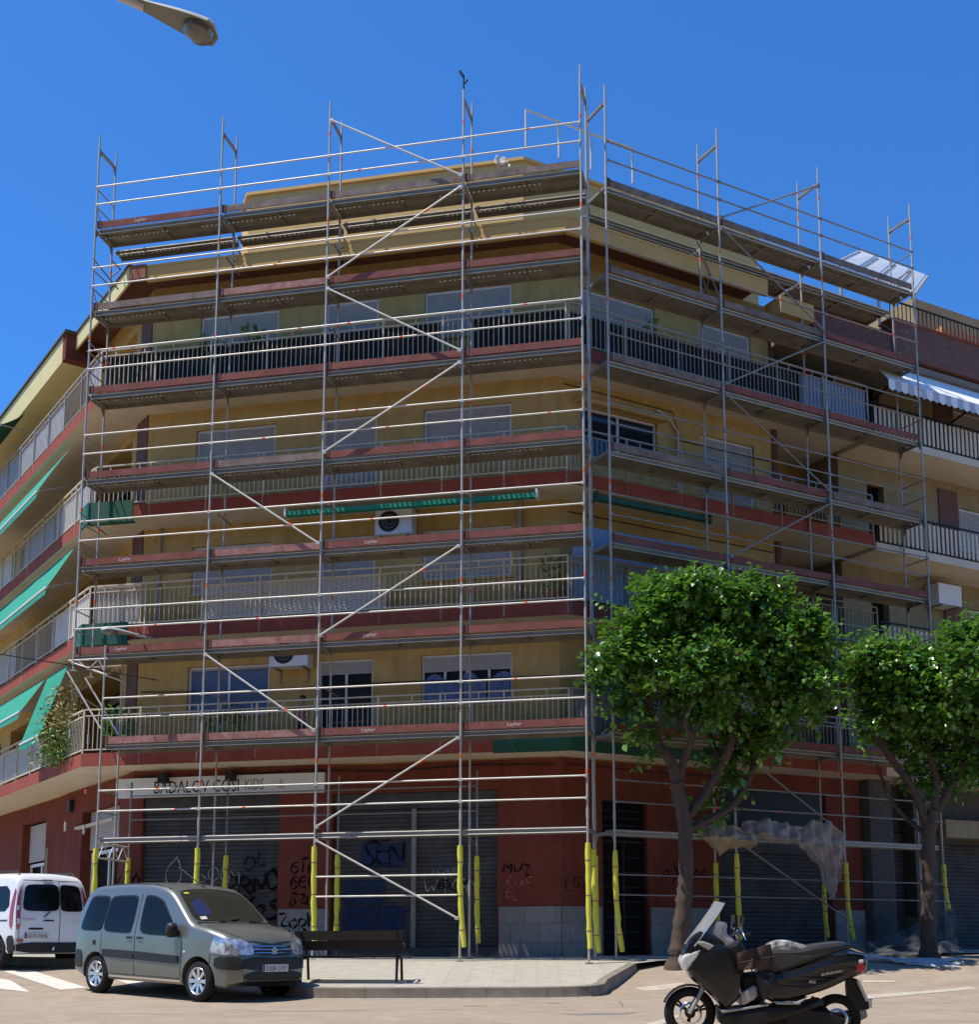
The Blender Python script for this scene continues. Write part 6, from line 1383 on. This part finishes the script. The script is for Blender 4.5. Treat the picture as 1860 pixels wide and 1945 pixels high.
drape('plastic_sheet', 'milky plastic sheet lying along the first scaffold lift between the trees', 'plastic sheet', 'plastic', [[A2(1410, 1562, 27.4), A2(1450, 1556, 27.5), A2(1490, 1562, 27.7), A2(1520, 1572, 27.9)], [A2(1412, 1582, 27.2), A2(1450, 1584, 27.2), A2(1492, 1595, 27.4), A2(1520, 1598, 27.6)], [A2(1415, 1590, 27.3), A2(1455, 1592, 27.3), A2(1490, 1600, 27.5), A2(1520, 1600, 27.7)]], .05, 2)
drape('plastic_sheet', 'pale plastic sheet hanging down in a long tail below the scaffold lift', 'plastic sheet', 'plastic', [[A2(1512, 1575, 27.9), A2(1545, 1558, 28), A2(1580, 1562, 28.2), A2(1605, 1590, 28.3)], [A2(1512, 1600, 27.7), A2(1545, 1600, 27.8), A2(1580, 1610, 28), A2(1606, 1620, 28.1)], [A2(1530, 1612, 27.8), A2(1560, 1640, 27.9), A2(1580, 1660, 28), A2(1602, 1640, 28.1)], [A2(1562, 1650, 27.9), A2(1570, 1690, 28), A2(1582, 1710, 28), A2(1596, 1670, 28.1)]], .05, 3)
drape('debris_net', 'dark debris net sagging from the far right scaffold leg to the ground', 'net', 'net', [[at(1640, 1790, 27.5), at(1700, 1772, 28), at(1760, 1745, 28.6), at(1815, 1722, 29.2)], [at(1650, 1806, 27.2), at(1700, 1800, 27.6), at(1765, 1790, 28.2), at(1822, 1780, 28.8)], [at(1660, 1822, 26.3), at(1710, 1820, 26.8), at(1770, 1812, 27.4), at(1830, 1812, 28)]], .05, 4)
rr = random.Random(8); t = thing('net_bundle', 'long bundle of pale netting strands lying on the road behind the scooter', 'net bundle', gnd(1700, 1830))
m = MB()
for k in range(26):
    y0 = 1806+rr.random()*30; pts = []
    for i in range(9):
        f = i/8; x = 1612+f*(200+rr.uniform(-30, 20)); y = 1806+(y0-1806)*(1-(1-f)**2*.9)+3*math.sin(f*9+k)+18*f*(.3 if k % 2 else .5); p = gnd(x, min(1850, max(1827, y))); p.z += .02+.28*max(0, (.5-f))*(1-k/26)+.05*rr.random(); pts.append(p)
    m.path(pts, .016+.012*rr.random(), 5)
m.build('strands', 'whitenet', t)
drape('plastic_bag', 'crumpled translucent plastic bag caught on the top scaffold deck', 'plastic bag', 'plastic', [[at(938, 300, 25.9), at(950, 297, 25.9), at(965, 306, 25.9)], [at(942, 312, 25.7), at(958, 314, 25.7), at(972, 318, 25.8)], [at(946, 322, 25.9), at(962, 326, 25.9), at(976, 324, 25.9)]], .04, 6)
p = Rr(8.9, .6, 0); p.z = max(PZ(p.y), G(p.x, p.y)); t = thing('stone_planter', 'squat stone urn at the foot of the grey pilaster', 'planter', p); MB().lathe([(.001, 0), (.34, 0), (.36, .08), (.22, .18), (.20, .28), (.33, .5), (.30, .62), (.34, .72), (.36, .80), (.28, .80), (.001, .74)], p, n=20).build('urn', 'greycol', t)
# small roof terrace rails above the right corner
m = MB()
for s in (.3, 1.2, 2.4): m.tube(Rr(s, 2.45, 20.06), Rr(s, 2.45, 21.0), .03, 6)
m.tube(Rr(-.6, 2.45, 21.0), Rr(2.4, 2.45, 21.0), .025, 6); m.tube(Rr(-.6, 2.45, 20.06), Rr(-.6, 2.45, 21.0), .03, 6)
m.build('roof_rail', 'galv', tp)

# ------------------------------------------------------------------ person on the first floor balcony
M['skin'] = mat('skin', (.35, .2, .14), .6); M['hair'] = mat('dark_hair', (.012, .009, .008), .6); M['pinkshirt'] = mat('raspberry_shirt_cloth', (.42, .09, .13), .85); M['dkcloth'] = mat('dark_trousers_cloth', (.03, .03, .04), .9)
def skinned(name, pts, edges, mt, par):
    me = bpy.data.meshes.new(name); me.from_pydata([p[0] for p in pts], edges, []); o = bpy.data.objects.new(name, me); COL.objects.link(o); o.parent = par
    md = o.modifiers.new('s', 'SKIN'); o.modifiers.new('d', 'SUBSURF').levels = 2
    for i, p in enumerate(pts): r = p[1]; me.skin_vertices[0].data[i].radius = (r, r*.8) if not isinstance(r, tuple) else r
    me.skin_vertices[0].data[0].use_root = True
    dg = bpy.context.evaluated_depsgraph_get(); m2 = bpy.data.meshes.new_from_object(o.evaluated_get(dg)); o.modifiers.clear(); o.data = m2; m2.materials.clear(); m2.materials.append(M[mt])
    for f_ in m2.polygons: f_.use_smooth = True
    return o
pp = F(4.78, 1.30, T[1]); pe = thing('person', 'dark haired person in a raspberry shirt behind the first floor railing by the glazed door', 'person', pp, rot=(0, 0, F.ang))
H = 1.12/1.7
def hh(*a): return tuple(v*H for v in a)
sk = [(hh(0, 0, .92), .11*H), (hh(0, 0, 1.12), .105*H), (hh(0, 0, 1.34), .12*H), (hh(0, -.01, 1.46), .05*H), (hh(0, -.02, 1.56), .075*H), (hh(0, -.02, 1.64), .085*H), (hh(0, -.01, 1.70), .06*H),
      (hh(.17, 0, 1.38), .05*H), (hh(.25, -.05, 1.12), .04*H), (hh(.20, -.24, 1.02), .03*H), (hh(-.17, 0, 1.38), .05*H), (hh(-.25, -.05, 1.12), .04*H), (hh(-.20, -.24, 1.02), .03*H),
      (hh(.09, 0, .84), .085*H), (hh(.10, -.01, .48), .055*H), (hh(.10, 0, .08), .038*H), (hh(.10, -.14, .04), .035*H), (hh(-.09, 0, .84), .085*H), (hh(-.10, -.01, .48), .055*H), (hh(-.10, 0, .08), .038*H), (hh(-.10, -.14, .04), .035*H)]
se = [(0, 1), (1, 2), (2, 3), (3, 4), (4, 5), (5, 6), (2, 7), (7, 8), (8, 9), (2, 10), (10, 11), (11, 12), (0, 13), (13, 14), (14, 15), (15, 16), (0, 17), (17, 18), (18, 19), (19, 20)]
fb = 21
for sg in (1, -1):
    hi = 9 if sg == 1 else 12
    for q in range(5):
        a = sk[hi][0]; dx = (q-2)*.012; L1 = (.035, .055, .06, .055, .045)[q] if q else .035
        if q == 0: b1 = (a[0]-sg*.03, a[1]-.015, a[2]); b2 = (a[0]-sg*.04, a[1]-.035, a[2]-.005)
        else: b1 = (a[0]+dx, a[1]-.02-L1*.6, a[2]); b2 = (a[0]+dx, a[1]-.025-L1, a[2]-.02)
        sk += [(b1, .0065), (b2, .0055)]; se += [(hi, fb), (fb, fb+1)]; fb += 2
skinned('body', sk, se, 'skin', pe)
skinned('shirt', [(hh(0, 0, .90), .125*H), (hh(0, 0, 1.12), .12*H), (hh(0, 0, 1.36), .135*H), (hh(.18, 0, 1.38), .06*H), (hh(.235, -.03, 1.2), .052*H), (hh(-.18, 0, 1.38), .06*H), (hh(-.235, -.03, 1.2), .052*H)], [(0, 1), (1, 2), (2, 3), (3, 4), (2, 5), (5, 6)], 'pinkshirt', pe)
skinned('trousers', [(hh(0, 0, .90), .12*H), (hh(.09, 0, .82), .095*H), (hh(.10, -.01, .48), .065*H), (hh(.10, 0, .12), .05*H), (hh(-.09, 0, .82), .095*H), (hh(-.10, -.01, .48), .065*H), (hh(-.10, 0, .12), .05*H)], [(0, 1), (1, 2), (2, 3), (0, 4), (4, 5), (5, 6)], 'dkcloth', pe)
m = MB(); R3 = .098*H; n = 14; c = Vector(hh(0, .0, 1.655))
for i in range(8):
    for j in range(n):
        q = []
        for a, b in ((i, j), (i, j+1), (i+1, j+1), (i+1, j)):
            t = PI*.72*a/8; f_ = 2*PI*b/n; k = 1.05 if math.sin(f_) > -.3 else .98
            if math.sin(f_) < -.35: t = min(t, PI*.36)
            q.append(c+Vector((math.sin(t)*math.cos(f_)*R3*k, math.sin(t)*math.sin(f_)*R3*1.12*k, math.cos(t)*R3*1.15)))
        m.add(q, [(0, 1, 2, 3)], 0, True)
m.build('hair', 'hair', pe, local=True)
m = MB()
for x in (-.03, .03): m.box(hh(x, -.098, 1.625), (.016, .008, .008), 0, 0)
m.box(hh(0, -.104, 1.60), (.012, .02, .02), 0, 1); m.box(hh(0, -.095, 1.565), (.03, .006, .006), 0, 2)
m.build('face', ['hair', 'skin', 'pinkshirt'], pe, local=True)
# ------------------------------------------------------------------ unseen housing opposite, added to darken shade and reflections
M['opp'] = mat('ochre_render', (.26, .19, .12), .85, col2=(.22, .16, .10), nscale=2, bump=.1)
OB = thing('apartment_building', 'ochre apartment row across the street, seen only in the reflections of windows and cars', 'building', (0, -10, 0))
FO = Frame((46, -7.5), PI)
m = MB(); ops = []
for i in range(22):
    for k in range(6): ops.append((2+i*4.1, 3.6+i*4.1, 1.2+k*3, 2.7+k*3, .25))
wall(m, FO, 0, 92, -.1, 19, 0, ops); m.prism([(-46, -20), (46, -20), (46, -7.9), (-46, -7.9)], -.1, 19); m.build('wall', 'opp', OB)
m = MB(); m.fbox(FO, 0, 92, .26, .3, 0, 18.9); m.build('window_glazing', 'glass', OB)
for k in range(1, 6): MB().fbox(FO, 0, 92, -.9, -.002, k*3-.2, k*3).build('balcony_slab', 'opp', OB)
# ------------------------------------------------------------------ light and world
w = bpy.data.worlds.new('World'); sc.world = w; w.use_nodes = True; nt = w.node_tree
bg = nt.nodes['Background']; sk = nt.nodes.new('ShaderNodeTexSky'); sk.sky_type = 'NISHITA'; sk.sun_disc = False
SUN_EL, SUN_AZ = R_(66), R_(199)          # azimuth: direction towards the sun, ccw from +x
d = Vector((math.cos(SUN_EL)*math.cos(SUN_AZ), math.cos(SUN_EL)*math.sin(SUN_AZ), math.sin(SUN_EL)))
sk.sun_elevation = SUN_EL; sk.sun_rotation = PI/2-SUN_AZ
sk.air_density = 1.0; sk.dust_density = .1; sk.ozone_density = 4.5; sk.altitude = 100
vm = nt.nodes.new('ShaderNodeVectorMath'); vm.operation = 'MULTIPLY'; vm.inputs[1].default_value = (.47, 1.08, 1.71); nt.links.new(sk.outputs[0], vm.inputs[0]); nt.links.new(vm.outputs[0], bg.inputs[0]); bg.inputs[1].default_value = .10
sd = bpy.data.lights.new('sun', 'SUN'); sd.energy = 5.0; sd.angle = R_(.53); sd.color = (1, .94, .84)
so_ = bpy.data.objects.new('sun', sd); COL.objects.link(so_); so_.rotation_euler = d.to_track_quat('Z', 'Y').to_euler(); so_.location = d*60
sc.view_settings.view_transform = 'Standard'; sc.view_settings.look = 'None'; sc.view_settings.exposure = .27; sc.view_settings.gamma = 1
sc.render.engine = 'CYCLES'; sc.cycles.max_bounces = 6
